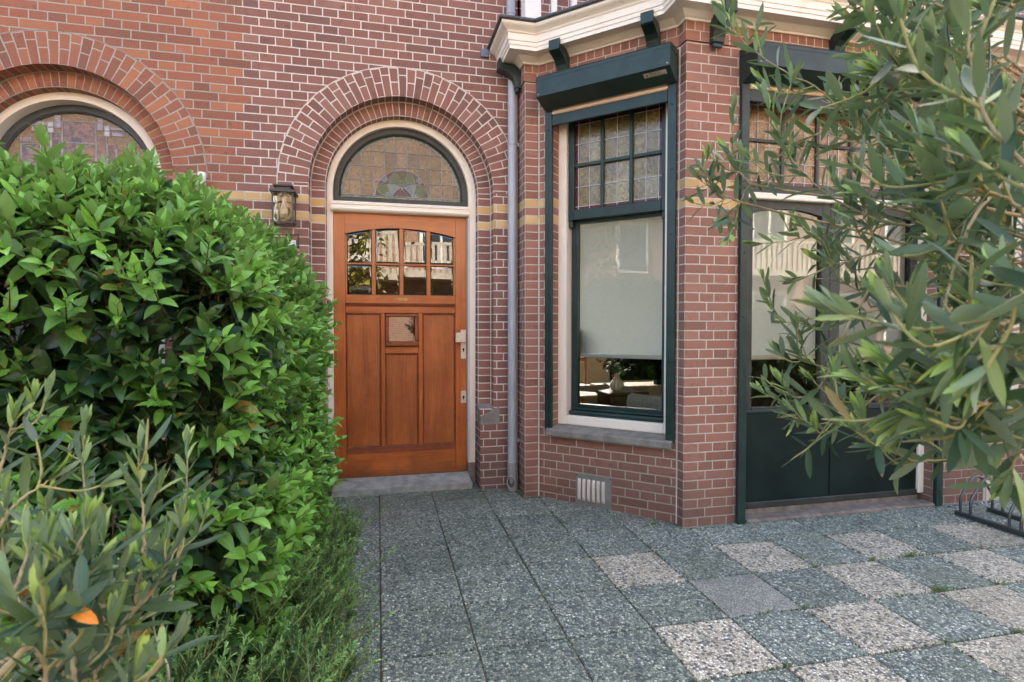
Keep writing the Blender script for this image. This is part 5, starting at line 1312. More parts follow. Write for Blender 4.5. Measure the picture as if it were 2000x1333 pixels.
room()
OLIVE_TREE_BRANCHES=[[(0.704,-3.975,1.502),(0.752,-3.905,1.481),(0.683,-3.911,1.421),(0.642,-3.923,1.370),(0.602,-3.936,1.289),(0.563,-3.949,1.212),(0.550,-3.947,1.185)],
[(1.094,-3.741,1.431),(1.016,-3.670,1.449),(0.942,-3.621,1.466),(0.888,-3.588,1.483),(0.840,-3.544,1.522),(0.785,-3.530,1.565),(0.755,-3.511,1.616),(0.736,-3.494,1.683),(0.724,-3.480,1.730)],
[(1.039,-3.747,1.485),(1.010,-3.656,1.556),(0.934,-3.564,1.599),(0.903,-3.525,1.657),(0.872,-3.495,1.724),(0.833,-3.485,1.759),(0.789,-3.453,1.798),(0.734,-3.407,1.869),(0.705,-3.377,1.943)],
[(1.046,-3.382,1.731),(0.968,-3.333,1.725),(0.891,-3.295,1.672),(0.852,-3.267,1.624),(0.834,-3.253,1.584),(0.817,-3.229,1.552)],
[(0.852,-3.267,1.624),(0.829,-3.250,1.663),(0.809,-3.234,1.702)],
[(0.834,-3.253,1.584),(0.787,-3.231,1.611),(0.752,-3.211,1.644)],
[(1.214,-3.483,1.375),(1.132,-3.413,1.339),(1.068,-3.367,1.320),(0.981,-3.326,1.309),(0.932,-3.294,1.300),(0.900,-3.275,1.338)],
[(1.093,-3.561,1.208),(1.031,-3.506,1.189),(0.975,-3.462,1.179),(0.937,-3.422,1.198),(0.901,-3.392,1.216),(0.890,-3.379,1.232)],
[(0.937,-3.422,1.198),(0.912,-3.407,1.147),(0.876,-3.388,1.138),(0.862,-3.374,1.165)],
[(1.031,-3.506,1.189),(0.977,-3.474,1.129),(0.941,-3.446,1.097),(0.891,-3.424,1.084),(0.857,-3.405,1.113)],
[(1.224,-3.379,1.524),(1.160,-3.301,1.535),(1.083,-3.242,1.523),(1.016,-3.206,1.507),(0.947,-3.169,1.500)],
[(0.926,-3.852,1.147),(0.886,-3.803,1.117),(0.848,-3.774,1.095),(0.800,-3.742,1.085),(0.775,-3.725,1.098),(0.749,-3.708,1.122)],
[(0.655,-4.012,1.228),(0.653,-3.992,1.189),(0.662,-3.974,1.152),(0.665,-3.966,1.122)],
[(0.515,-4.118,1.373),(0.519,-4.077,1.419),(0.516,-4.044,1.474),(0.514,-4.032,1.528),(0.510,-4.030,1.574)],
[(0.525,-4.122,1.320),(0.508,-4.098,1.321),(0.498,-4.075,1.306),(0.479,-4.061,1.268)],
[(0.603,-4.059,1.298),(0.605,-4.009,1.279),(0.581,-3.973,1.241),(0.553,-3.947,1.201)],
[(0.837,-3.863,1.111),(0.844,-3.812,1.157),(0.836,-3.758,1.180),(0.819,-3.723,1.184)],
[(0.826,-3.794,1.667),(0.802,-3.735,1.737),(0.786,-3.678,1.788),(0.762,-3.620,1.850)],
[(0.707,-3.821,1.521),(0.708,-3.788,1.615),(0.716,-3.767,1.689),(0.720,-3.767,1.740)],
[(0.824,-3.799,1.463),(0.794,-3.770,1.520),(0.785,-3.745,1.602),(0.779,-3.731,1.668)],
[(1.108,-3.356,1.335),(1.079,-3.326,1.432),(1.056,-3.288,1.484),(0.992,-3.261,1.535)],
[(0.938,-3.520,1.368),(0.893,-3.512,1.288),(0.894,-3.493,1.227)],
[(0.917,-3.830,1.502),(0.898,-3.822,1.502),(0.852,-3.806,1.512),(0.835,-3.798,1.531),(0.785,-3.782,1.529)],
[(1.272,-3.520,1.800),(1.223,-3.509,1.792),(1.155,-3.493,1.826),(1.096,-3.480,1.805),(1.037,-3.468,1.789)],
[(1.416,-3.359,1.856),(1.387,-3.351,1.849),(1.339,-3.337,1.925),(1.292,-3.325,1.910),(1.229,-3.309,1.905)],
[(0.940,-3.595,1.418),(0.944,-3.567,1.435),(0.937,-3.537,1.446),(0.930,-3.504,1.517),(0.914,-3.470,1.568)],
[(1.380,-3.361,1.697),(1.300,-3.346,1.709),(1.227,-3.333,1.704),(1.158,-3.319,1.756),(1.097,-3.309,1.750)],
[(1.249,-3.580,1.521),(1.233,-3.547,1.547),(1.230,-3.516,1.576),(1.191,-3.477,1.610),(1.178,-3.444,1.633)],
[(1.607,-3.358,2.092),(1.596,-3.332,2.102),(1.531,-3.293,2.103),(1.513,-3.266,2.095),(1.481,-3.234,2.135)],
[(1.360,-3.281,1.885),(1.297,-3.257,1.905),(1.258,-3.237,1.982),(1.203,-3.214,2.057),(1.167,-3.197,2.092)],
[(0.989,-3.714,1.861),(0.950,-3.709,1.853),(0.914,-3.705,1.848),(0.895,-3.704,1.861),(0.871,-3.702,1.856)],
[(0.951,-3.702,1.495),(0.947,-3.675,1.533),(0.932,-3.646,1.538),(0.921,-3.616,1.602),(0.900,-3.585,1.637)],
[(1.268,-3.387,1.708),(1.242,-3.369,1.763),(1.168,-3.342,1.747),(1.139,-3.324,1.783),(1.072,-3.297,1.828)],
[(0.770,-3.820,1.641),(0.756,-3.819,1.646),(0.711,-3.810,1.647),(0.687,-3.807,1.632),(0.658,-3.802,1.629)],
[(0.991,-3.698,1.428),(0.934,-3.688,1.457),(0.911,-3.686,1.483),(0.870,-3.680,1.484),(0.846,-3.678,1.519)],
[(1.680,-3.341,1.550),(1.614,-3.333,1.580),(1.562,-3.328,1.605),(1.502,-3.323,1.587),(1.457,-3.319,1.660)],
[(1.122,-3.600,1.410),(1.069,-3.583,1.447),(1.034,-3.570,1.485),(1.001,-3.558,1.503),(0.954,-3.542,1.547)],
[(1.126,-3.597,1.796),(1.098,-3.568,1.815),(1.042,-3.533,1.815),(1.003,-3.500,1.848),(0.949,-3.466,1.838)],
[(1.393,-3.425,1.875),(1.342,-3.416,1.907),(1.286,-3.407,1.943),(1.219,-3.395,1.950),(1.179,-3.389,1.998)],
[(1.270,-3.638,1.349),(1.216,-3.628,1.350),(1.175,-3.620,1.365),(1.116,-3.610,1.345),(1.049,-3.597,1.342)],
[(1.520,-3.551,1.579),(1.473,-3.516,1.561),(1.446,-3.486,1.541),(1.402,-3.453,1.483),(1.376,-3.424,1.463)],
[(0.587,-4.012,1.294),(0.604,-3.993,1.274),(0.600,-3.969,1.267),(0.606,-3.948,1.257),(0.613,-3.927,1.232)],
[(1.121,-3.751,1.404),(1.065,-3.748,1.400),(1.000,-3.741,1.432),(0.949,-3.738,1.449),(0.896,-3.734,1.462)],
[(1.151,-3.689,1.224),(1.135,-3.660,1.193),(1.098,-3.626,1.175),(1.083,-3.597,1.171),(1.059,-3.567,1.147)],
[(0.611,-4.011,1.227),(0.592,-4.008,1.221),(0.573,-4.004,1.214),(0.552,-4.001,1.198),(0.528,-3.996,1.193)],
[(1.176,-3.660,1.334),(1.153,-3.633,1.333),(1.124,-3.604,1.348),(1.111,-3.579,1.345),(1.096,-3.553,1.364)],
[(1.014,-3.755,1.368),(0.990,-3.742,1.364),(0.958,-3.727,1.374),(0.923,-3.711,1.403),(0.884,-3.694,1.401)],
[(0.899,-3.782,1.220),(0.871,-3.772,1.199),(0.845,-3.763,1.190),(0.829,-3.756,1.187),(0.808,-3.747,1.173)],
[(0.667,-3.999,1.264),(0.630,-4.002,1.256),(0.593,-4.004,1.270),(0.562,-4.008,1.258),(0.533,-4.013,1.252)],
[(1.079,-3.479,1.441),(1.031,-3.471,1.446),(0.985,-3.465,1.438),(0.929,-3.456,1.420),(0.886,-3.449,1.423)],
[(1.530,-3.319,1.294),(1.468,-3.317,1.289),(1.414,-3.317,1.282),(1.359,-3.316,1.298),(1.291,-3.313,1.286)],
[(1.005,-3.774,1.818),(1.003,-3.747,1.827),(0.995,-3.719,1.845),(1.015,-3.696,1.873),(1.010,-3.669,1.878)],
[(0.656,-3.983,1.406),(0.637,-3.976,1.424),(0.615,-3.968,1.432),(0.587,-3.959,1.443),(0.574,-3.953,1.468)],
[(0.769,-3.875,1.552),(0.750,-3.870,1.578),(0.715,-3.862,1.585),(0.706,-3.859,1.607),(0.684,-3.854,1.625)],
[(1.027,-3.721,1.706),(0.996,-3.706,1.732),(0.974,-3.695,1.693),(0.940,-3.679,1.732),(0.901,-3.662,1.739)],
[(0.876,-3.863,1.721),(0.831,-3.865,1.712),(0.776,-3.865,1.709),(0.744,-3.870,1.730),(0.697,-3.871,1.726)],
[(1.053,-3.735,1.652),(1.032,-3.712,1.663),(0.991,-3.684,1.695),(0.968,-3.660,1.731),(0.923,-3.632,1.742)],
[(0.914,-3.822,1.532),(0.928,-3.797,1.593),(0.923,-3.768,1.585),(0.919,-3.738,1.627),(0.919,-3.709,1.658)],
[(0.823,-3.766,1.721),(0.804,-3.767,1.754),(0.768,-3.766,1.755),(0.739,-3.765,1.748),(0.717,-3.766,1.762)]]
OLIVE_SHRUB_STEMS=[[(-0.326,-3.727,0.849),(-0.305,-3.709,0.910),(-0.285,-3.693,0.952),(-0.276,-3.683,1.002),(-0.277,-3.671,1.047),(-0.284,-3.658,1.088),(-0.291,-3.645,1.133)],
[(-0.500,-3.299,0.687),(-0.504,-3.293,0.869),(-0.507,-3.290,0.960),(-0.512,-3.286,1.051),(-0.509,-3.285,1.111)],
[(-0.346,-3.383,0.821),(-0.334,-3.363,0.917),(-0.327,-3.352,1.003),(-0.328,-3.339,1.081)],
[(-0.553,-3.504,1.004),(-0.525,-3.488,1.085),(-0.514,-3.489,1.128),(-0.504,-3.491,1.161)],
[(-0.497,-3.600,0.983),(-0.460,-3.586,1.053),(-0.439,-3.581,1.075),(-0.416,-3.575,1.090)],
[(-0.305,-3.709,0.910),(-0.287,-3.733,0.967),(-0.301,-3.749,1.016),(-0.309,-3.756,1.047)],
[(-0.285,-3.693,0.952),(-0.262,-3.687,0.978),(-0.248,-3.679,1.004),(-0.239,-3.671,1.025)],
[(-0.303,-3.854,0.907),(-0.289,-3.855,0.975),(-0.302,-3.851,1.020),(-0.320,-3.846,1.052)],
[(-0.260,-3.844,0.891),(-0.231,-3.829,0.935),(-0.211,-3.823,0.958),(-0.202,-3.815,0.970)],
[(-0.314,-3.801,0.868),(-0.296,-3.803,0.943),(-0.294,-3.793,0.973),(-0.314,-3.777,0.998)],
[(-0.364,-3.837,0.989),(-0.342,-3.821,1.029),(-0.329,-3.813,1.057),(-0.328,-3.802,1.082)],
[(-0.364,-3.537,0.677),(-0.356,-3.536,0.771),(-0.374,-3.530,0.851),(-0.363,-3.531,0.917)],
[(-0.496,-3.401,0.748),(-0.527,-3.390,0.870),(-0.535,-3.386,0.952),(-0.515,-3.389,1.010)],
[(-0.354,-3.439,0.600),(-0.329,-3.441,0.723),(-0.360,-3.411,0.794),(-0.356,-3.401,0.856)],
[(-0.640,-3.366,0.788),(-0.599,-3.372,0.895),(-0.575,-3.377,0.952),(-0.582,-3.373,1.026)],
[(-0.431,-3.556,0.728),(-0.426,-3.553,0.789),(-0.420,-3.552,0.823),(-0.414,-3.549,0.883)],
[(-0.328,-3.782,0.988),(-0.323,-3.777,1.012),(-0.308,-3.775,1.048),(-0.291,-3.772,1.086)],
[(-0.336,-3.583,0.864),(-0.318,-3.595,0.902),(-0.309,-3.605,0.945),(-0.301,-3.614,0.995)],
[(-0.318,-3.732,0.841),(-0.300,-3.741,0.901),(-0.305,-3.746,0.953),(-0.287,-3.756,1.008)],
[(-0.332,-3.651,0.824),(-0.313,-3.646,0.860),(-0.307,-3.639,0.893),(-0.294,-3.632,0.934)],
[(-0.439,-3.611,0.882),(-0.446,-3.594,0.934),(-0.473,-3.572,0.977),(-0.491,-3.552,1.027)],
[(-0.344,-3.545,0.847),(-0.344,-3.533,0.893),(-0.334,-3.523,0.920),(-0.331,-3.511,0.953)],
[(-0.490,-3.461,0.746),(-0.479,-3.452,0.777),(-0.465,-3.442,0.827),(-0.455,-3.432,0.862)],
[(-0.455,-3.481,0.646),(-0.440,-3.484,0.704),(-0.422,-3.488,0.746),(-0.413,-3.490,0.797)],
[(-0.285,-3.821,0.940),(-0.289,-3.809,0.959),(-0.300,-3.795,1.002),(-0.303,-3.783,1.027)],
[(-0.254,-3.856,0.882),(-0.242,-3.855,0.912),(-0.228,-3.853,0.938),(-0.219,-3.851,0.969)],
[(-0.395,-3.607,0.752),(-0.373,-3.617,0.802),(-0.345,-3.629,0.844),(-0.317,-3.640,0.895)],
[(-0.290,-3.752,0.976),(-0.291,-3.744,0.998),(-0.290,-3.735,1.030),(-0.297,-3.726,1.059)],
[(-0.490,-3.531,0.768),(-0.507,-3.512,0.808),(-0.528,-3.492,0.839),(-0.544,-3.474,0.871)],
[(-0.440,-3.498,0.859),(-0.449,-3.476,0.883),(-0.464,-3.451,0.926),(-0.484,-3.425,0.971)],
[(-0.405,-3.689,0.754),(-0.407,-3.691,0.803),(-0.419,-3.691,0.856),(-0.422,-3.693,0.917)]]
# =================================================================== LAURUSTINUS HEDGE
HC = np.array([-1.50, -1.55, .72]); HA = np.array([1.165, 1.13, 1.05]); HN = 4.6
def hedge_point(rng):
    d = rng.normal(size=3); d = unit(d)
    if d[2] < -.55: d[2] = -d[2]
    r = (np.abs(d / 1.0) ** HN).sum() ** (-1 / HN)
    q = d * r                                        # on the unit superellipsoid
    # lumpy outline
    lump = 1 + .035 * math.sin(7.1 * q[0] + 1.3) * math.sin(6.3 * q[1] + .7) + .03 * math.sin(5.2 * q[2] * 2 + 3 * q[0])
    p = HC + q * HA * lump
    p[2] += .09 * math.exp(-((p[0] + .85) / .45) ** 2) * max(0, q[2]) - .10 * max(0, min(1, (-1.15 - p[0]) / .5)) * max(0, q[2])
    n = unit(np.sign(q) * np.abs(q) ** (HN - 1) / HA)
    return p, n
def hedge():
    rng = np.random.default_rng(11)
    t = thing('hedge_bush', 'big rounded laurustinus hedge with glossy green leaves left of the front door', 'hedge', (-1.6, -1.6, ground_z(-1.6)))
    lv = []; st = MB()
    camp = np.array([0, -4.43, 1.29])
    def shoot(p, d, L, pairs, age0, age1, big):
        side = perp(d, rng); oth = np.cross(d, side); up = np.array([0, 0, 1.])
        for k in range(pairs):
            f = (k + .6) / pairs
            b = p + d * L * f
            a = side if k % 2 else oth
            age = age0 + (age1 - age0) * f
            for s in (1, -1):
                o = a * s * (1.15 - .75 * f) + d * (.35 + .8 * f) + rng.normal(0, .16, 3) + up * rng.normal(.02, .12)
                o = unit(o)
                ln = big * (1.05 - .55 * f ** 2) * rng.uniform(.8, 1.15)
                n = d + up * .55 + rng.normal(0, .2, 3)
                lv.append((b, o, n, ln, ln * rng.uniform(.42, .52), rng.uniform(-.15, .55), min(1, max(0, age + rng.normal(0, .12))), rng.uniform(.15, .45)))
        st.tube([tuple(p - d * .05), tuple(p + d * L * .5), tuple(p + d * L)], [.0028, .0022, .0012], 5, 0, False)
    n_out = 0
    while n_out < 1750:
        p, n = hedge_point(rng)
        vis = (camp - p) @ n
        if vis < -.25 and rng.random() < .82: continue
        if p[0] < -2.3 and rng.random() < .6: continue
        if p[2] < .05: continue
        n_out += 1
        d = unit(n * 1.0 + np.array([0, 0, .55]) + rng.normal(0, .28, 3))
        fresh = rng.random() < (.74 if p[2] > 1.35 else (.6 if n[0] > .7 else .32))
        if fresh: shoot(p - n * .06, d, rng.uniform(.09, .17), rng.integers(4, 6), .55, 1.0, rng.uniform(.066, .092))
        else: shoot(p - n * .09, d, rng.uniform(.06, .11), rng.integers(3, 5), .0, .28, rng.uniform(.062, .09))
    n_in = 0
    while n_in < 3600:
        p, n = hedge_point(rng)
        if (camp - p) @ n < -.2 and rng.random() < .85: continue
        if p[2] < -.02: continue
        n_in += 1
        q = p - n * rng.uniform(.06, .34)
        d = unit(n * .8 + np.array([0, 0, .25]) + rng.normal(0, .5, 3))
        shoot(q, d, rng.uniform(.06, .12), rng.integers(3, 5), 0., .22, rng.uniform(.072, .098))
    # tall tips breaking the outline
    for k in range(70):
        p, n = hedge_point(rng)
        if p[2] < 1.45 or (camp - p) @ n < -.4: continue
        d = unit(n * .4 + np.array([0, 0, 1.]) + rng.normal(0, .2, 3)); shoot(p, d, rng.uniform(.10, .17), 5, .5, 1., rng.uniform(.07, .09))
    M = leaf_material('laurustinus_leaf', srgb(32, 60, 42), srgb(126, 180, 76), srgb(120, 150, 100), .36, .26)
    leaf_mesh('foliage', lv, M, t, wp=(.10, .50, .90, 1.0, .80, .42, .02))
    st.build('twigs', M_TWIGB, t)
    b = MB()
    for k in range(26):
        x, y = -1.6 + rng.uniform(-.95, .9), -1.62 + rng.uniform(-.8, .8); z = ground_z(y) - .02
        x2, y2 = -1.6 + (x + 1.6) * 1.12 + rng.normal(0, .06), -1.62 + (y + 1.62) * 1.1 + rng.normal(0, .06); h = rng.uniform(1.1, 1.65)
        b.tube([(x, y, z), (x * .7 + x2 * .3 + rng.normal(0, .03), y * .7 + y2 * .3, z + h * .4), (x2, y2, z + h)], [.018, .012, .005], 7)
        for j in range(6):
            f = rng.uniform(.25, .95); q = np.array([x + (x2 - x) * f, y + (y2 - y) * f, z + h * f]); e = q + np.array([rng.normal(0, .3), rng.normal(0, .3), rng.uniform(.05, .3)])
            e = np.clip(e, HC - HA * .86, HC + HA * .86); b.tube([tuple(q), tuple((q + e) / 2 + np.array([0, 0, .03])), tuple(e)], [.006, .005, .002], 5)
    b.build('trunk', M_TWIGB, t)
    # spent brown flower heads
    SF = simple('spent_flower_brown', srgb(120, 70, 50), .9, .1)
    for k in range(40):
        p, n = hedge_point(rng); b = MB()
        if (camp - p) @ n < .2 or p[2] > 1.5: continue
        for j in range(9):
            e = p + n * .02 + rng.normal(0, .014, 3); b.tube([tuple(p - n * .03), tuple(e)], .0012, 4); b.lathe(tuple(e), [(.0005, -.003), (.003, 0), (.0005, .003)], 5)
        b.build('spent_flower', SF, t)
hedge()

# =================================================================== ROSEMARY
def rosemary(lbl, x0, x1, y0, y1, h, n, seed):
    rng = np.random.default_rng(seed)
    cx, cy = (x0 + x1) / 2, (y0 + y1) / 2
    t = thing('rosemary_bush', lbl, 'shrub', (cx, cy, ground_z(cy)), 'rosemary along the hedge foot')
    lv = []; st = MB()
    for k in range(n):
        bx, by = rng.uniform(x0, x1), rng.uniform(y0, y1); z = ground_z(by)
        e = ((bx - x0) / (x1 - x0)) 
        lean = np.array([rng.normal(.06, .11) + .14 * e, rng.normal(-.02, .12), 0]); H = h * rng.uniform(.55, 1.1) * (1 - .45 * e ** 2)
        P = [np.array([bx, by, z]) + lean * H / .4 * f ** 1.5 + np.array([0, 0, H * f]) + rng.normal(0, .006, 3) * (f > 0) for f in (0, .35, .7, 1.)]
        st.tube([tuple(p) for p in P], [.004, .003, .0022, .001], 5, 0, False)
        for side in range(rng.integers(3, 6)):
            f0 = rng.uniform(.25, .8); i = min(2, int(f0 * 3)); q = P[i] + (P[i + 1] - P[i]) * (f0 * 3 - i if f0 * 3 - i < 1 else .9)
            d = unit(np.array([rng.normal(0, .5), rng.normal(0, .5), 1.1])); L = rng.uniform(.06, .15)
            sprig(lv, q, d, L, rng); st.tube([tuple(q), tuple(q + d * L)], [.0018, .0008], 4, 0, False)
        d = unit(P[3] - P[1]); sprig(lv, P[1] + (P[2] - P[1]) * .3, d, np.linalg.norm(P[3] - P[1]), rng)
    M = leaf_material('rosemary_needle', srgb(40, 78, 46), srgb(136, 178, 98), srgb(104, 140, 100), .5, .2, (.3, 1.25))
    leaf_mesh('needles', lv, M, t, wp=(.6, 1, 1, 1, 1, .8, .2)); st.build('stems', M_TWIG, t)
def sprig(lv, p, d, L, rng):
    n = int(L / .0040)
    for k in range(n):
        f = k / n; a = perp(d, rng); o = unit(a * 1.0 + d * (.45 + .7 * f)); ln = rng.uniform(.021, .033) * (1 - .4 * f)
        lv.append((p + d * L * f, o, d, ln, .0042, rng.uniform(-.1, .3), min(1, .05 + .95 * f * f * rng.uniform(.5, 1.3)), .2))
rosemary('dark green rosemary bush at the hedge foot, nearest in the picture', -.74, -.19, -2.72, -1.72, .46, 240, 1)
rosemary('dark green rosemary bush at the hedge foot, in the middle beside the slabs', -.64, -.20, -1.72, -1.15, .36, 125, 2)
rosemary('small rosemary bush by the hedge foot, farthest in and closest to the door', -.50, -.17, -1.12, -.62, .24, 45, 3)

# =================================================================== OLIVES
def catmull(P, n=6):
    P = [np.array(p) for p in P]; Q = [2 * P[0] - P[1]] + P + [2 * P[-1] - P[-2]]; out = []
    for i in range(1, len(Q) - 2):
        for k in range(n):
            t = k / n; a, b, c, d = Q[i - 1], Q[i], Q[i + 1], Q[i + 2]
            out.append(.5 * ((2 * b) + (c - a) * t + (2 * a - 5 * b + 4 * c - d) * t * t + (3 * b - a - 3 * c + d) * t ** 3))
    out.append(P[-1]); return out
def olive(name, lbl, cat, loc, branches, seed, leaf_len, base, thick, twig_p, start=.12, twl=1.):
    rng = np.random.default_rng(seed)
    t = thing(name, lbl, cat, loc)
    wood_ = MB(); tw = MB(); lv = []
    def leaves_on(pts, f0, r0, tipbright, sc=1.):
        acc = 0; tot = sum(np.linalg.norm(pts[i + 1] - pts[i]) for i in range(len(pts) - 1)); nxt = tot * f0; k = 0; s0 = perp(unit(pts[1] - pts[0]), rng)
        for i in range(len(pts) - 1):
            seg = pts[i + 1] - pts[i]; l = np.linalg.norm(seg); d = unit(seg)
            while acc + l > nxt:
                p = pts[i] + seg * ((nxt - acc) / l); f = nxt / tot
                a = s0 - d * (s0 @ d); a = unit(a); 
                if k % 2: a = np.cross(d, a)
                end = max(0, (f - .70) / .30) if tipbright else 0
                for s in (1, -1):
                    if rng.random() < .06: continue
                    o = unit(a * s * (1.05 - .75 * end) + d * (.75 + .6 * end) + np.array([0, 0, .15]) + rng.normal(0, .17, 3))
                    ln = leaf_len * sc * rng.uniform(.72, 1.2) * (1 - .35 * end)
                    n = np.array([0, 0, .8]) + d * .5 + rng.normal(0, .35, 3)
                    lv.append((p, o, n, ln, ln * rng.uniform(.165, .225) * (1 + .25 * end), rng.uniform(-.2, .25), min(1, end * .95 + rng.uniform(0, .18)), rng.uniform(.05, .35)))
                nxt += rng.uniform(.023, .036) * sc * (1 - .35 * end); k += 1
            acc += l
        if tipbright:        # rosette of pale young leaves at the growing tip
            d = unit(pts[-1] - pts[-3]); up = unit(d + np.array([0, 0, .35]))
            for j in range(rng.integers(5, 9)):
                a = perp(up, rng); o = unit(up * 1.0 + a * rng.uniform(.10, .42)); ln = leaf_len * sc * rng.uniform(.45, .85)
                lv.append((pts[-1] - d * rng.uniform(0, .012), o, a * -1 + up * .2, ln, ln * rng.uniform(.17, .24), rng.uniform(-.3, .1), rng.uniform(.75, 1.), rng.uniform(.15, .4)))
    for bi, br in enumerate(branches):
        pts = catmull(br, 7); n = len(pts)
        pts = [p + rng.normal(0, .0007, 3) for p in pts]
        rr = [thick * (1 - .72 * i / (n - 1)) for i in range(n)]
        wood_.tube([tuple(p) for p in pts], rr, 7)
        leaves_on(pts, start, thick, True)
        # side twigs
        tot = n
        for k in range(2, n - 2):
            if rng.random() > twig_p: continue
            d = unit(pts[k + 1] - pts[k]); a = perp(d, rng); dd = unit(a * .8 + d * .8 + np.array([0, 0, .15])); L = rng.uniform(.07, .17) * twl
            b1 = pts[k] + dd * L * .5 + rng.normal(0, .006, 3); b2 = pts[k] + unit(dd + np.array([0, 0, .3])) * L
            q = catmull([pts[k], b1, b2], 4); tw.tube([tuple(x) for x in q], [.0022] + [.0016] * (len(q) - 2) + [.0008], 5, 0, False)
            leaves_on(q, .15, .002, rng.random() < .75, .85)
    # link every limb back to the trunk
    base = np.array(base)
    for br in branches:
        p = np.array(br[0]); m = (p + base) / 2 + np.array([0, 0, .12]) + rng.normal(0, .03, 3)
        hub = base + np.array([0, 0, .0])
        q = catmull([hub, m, p], 6); wood_.tube([tuple(x) for x in q], [thick * (1.7 - .7 * i / (len(q) - 1)) for i in range(len(q))], 7)
    z = ground_z(base[1]); hgt = base[2] - z
    wood_.tube([(base[0] + .03, base[1] - .02, z - .05), (base[0] - .02, base[1], z + hgt * .4), (base[0] + .01, base[1] + .01, z + hgt * .8), tuple(base)], [thick * 5, thick * 4, thick * 3.6, thick * 2.6], 10)
    wood_.build('branches', M_BARK, t); tw.build('twigs', M_TWIG, t)
    M = leaf_material('olive_leaf', srgb(44, 72, 58), srgb(168, 194, 110), srgb(112, 134, 114), .42, .2, (.45, 1.3))
    leaf_mesh('leaves', lv, M, t, wp=(.16, .50, .86, 1.0, .96, .66, .08))
    return t
olive('olive_tree', 'olive tree with grey green leaves reaching in from the right before the garden doors', 'tree', (1.75, -3.62, ground_z(-3.62)), OLIVE_TREE_BRANCHES, 21, .064, (1.72, -3.6, 1.15), .0026, .19, .08, .7)
oshrub = olive('olive_shrub', 'young olive shrub with pale upright tips in the near left corner', 'shrub', (-.75, -4.0, ground_z(-4)), OLIVE_SHRUB_STEMS, 31, .055, (-.62, -4.05, .45), .003, .16, .1, .45)
YM = leaf_material('yellowed_leaf', srgb(196, 112, 20), srgb(222, 142, 30), srgb(220, 140, 30), .45, .15)
for yl_ in [((-.279, -3.849, 1.040), (.045, -.012, -.024), (-.1, -.6, .7), .037, .012, .1, .5, .2), ((-.372, -3.795, 1.024), (.06, .0, .016), (0, -.5, .8), .042, .010, .2, .2, .2)]: leaf_mesh('yellowed_leaf', [yl_], YM, oshrub, wp=(.16, .5, .86, 1., .96, .66, .08))

# =================================================================== WEEDS IN THE JOINTS
def weeds():
    rng = np.random.default_rng(8); lv = []
    def tuft(x, y, n, h):
        for k in range(n):
            d = unit(np.array([rng.normal(0, .6), rng.normal(0, .6), 1.]))
            lv.append((np.array([x + rng.normal(0, .012 + h * .25), y + rng.normal(0, .006), ground_z(y) - .002]), d, unit(np.array([d[1], -d[0], .1])), h * rng.uniform(.5, 1.1), .003, rng.uniform(.2, .9), rng.random(), .3))
    yj = lambda r, x: -.985 - .377 * r - .0165 * (x - .8)
    for k, r, n, h in ((7.6, 2, 40, .06), (7, 3, 44, .065), (6.5, 3, 14, .04), (7, 2, 14, .04), (8, 3, 20, .05), (5, 3, 12, .035), (4.5, 3, 10, .03), (6, 2, 10, .03), (8.7, 2, 12, .04), (6, 4, 12, .035), (5, 2, 8, .03), (7, 4, 16, .04), (9, 2, 12, .05), (5.4, 4, 10, .03), (3, 1, 6, .02), (2, 2, 6, .02), (4, 4, 10, .03), (8.4, 1, 10, .035), (6, 1, 8, .03)):
        x = .003 + .4 * k; tuft(x, yj(r, x), n, h)
    tuft(1.80, -.985, 34, .04); 
    for k in range(520):
        if rng.random() < .5: kk = rng.integers(2, 11); x = .003 + .4 * kk + rng.normal(0, .002); y = rng.uniform(-2.9, -1.0)
        else: x = rng.uniform(.8, 4.2); y = yj(rng.integers(0, 5), x)
        tuft(x, y, rng.integers(1, 4), rng.uniform(.006, .018))
    o = leaf_mesh('joint_grass', lv, leaf_material('grass_blade', srgb(64, 92, 34), srgb(112, 140, 50), srgb(90, 118, 50), .5, .2), None, wp=(.9, 1, 1, .9, .7, .4, .05))
    tag(o, 'short green grass and moss in the joints of the slabs', 'grass', kind='stuff')
weeds()
def moss():
    """crumbs of moss and leaf litter in the joints"""
    rng = np.random.default_rng(9); b = MB()
    yj = lambda r, x: -.985 - .377 * r - .0165 * (x - .8)
    base = [(-.4, -.02), (.79, -.03), (1.09, -.1), (1.09, -.26), (1.21, -.26), (1.95, -1.0), (1.96, -1.10), (2.36, -1.10), (4.06, -1.13), (5., -1.10)]
    for k in range(1700):
        if k > 900:
            i = rng.integers(0, len(base) - 1); f = rng.random(); x = base[i][0] + (base[i + 1][0] - base[i][0]) * f - abs(rng.normal(0, .012)); y = base[i][1] + (base[i + 1][1] - base[i][1]) * f - abs(rng.normal(0, .016))
        elif rng.random() < .5: x = .003 + .4 * rng.integers(0, 11) + rng.normal(0, .003); y = rng.uniform(-3., -.3)
        else: x = rng.uniform(0, 4.3); y = yj(rng.integers(-1, 5), x) + rng.normal(0, .003)
        z = ground_z(y); r = rng.uniform(.002, .006)
        b.grid([[(x + r * c * math.cos(a), y + r * c * math.sin(a) * .8, z + h * r) for a in (0, 1.05, 2.1, 3.14, 4.2, 5.2)] for c, h in ((1, -.8), (.8, .2), (.05, .5))], True)
    tag(b.build('moss', simple('moss_crumbs', srgb(78, 84, 44), .95, .1, mott=.4, nscale=30)), 'crumbs of moss along the slab joints', 'moss', kind='stuff')
moss()

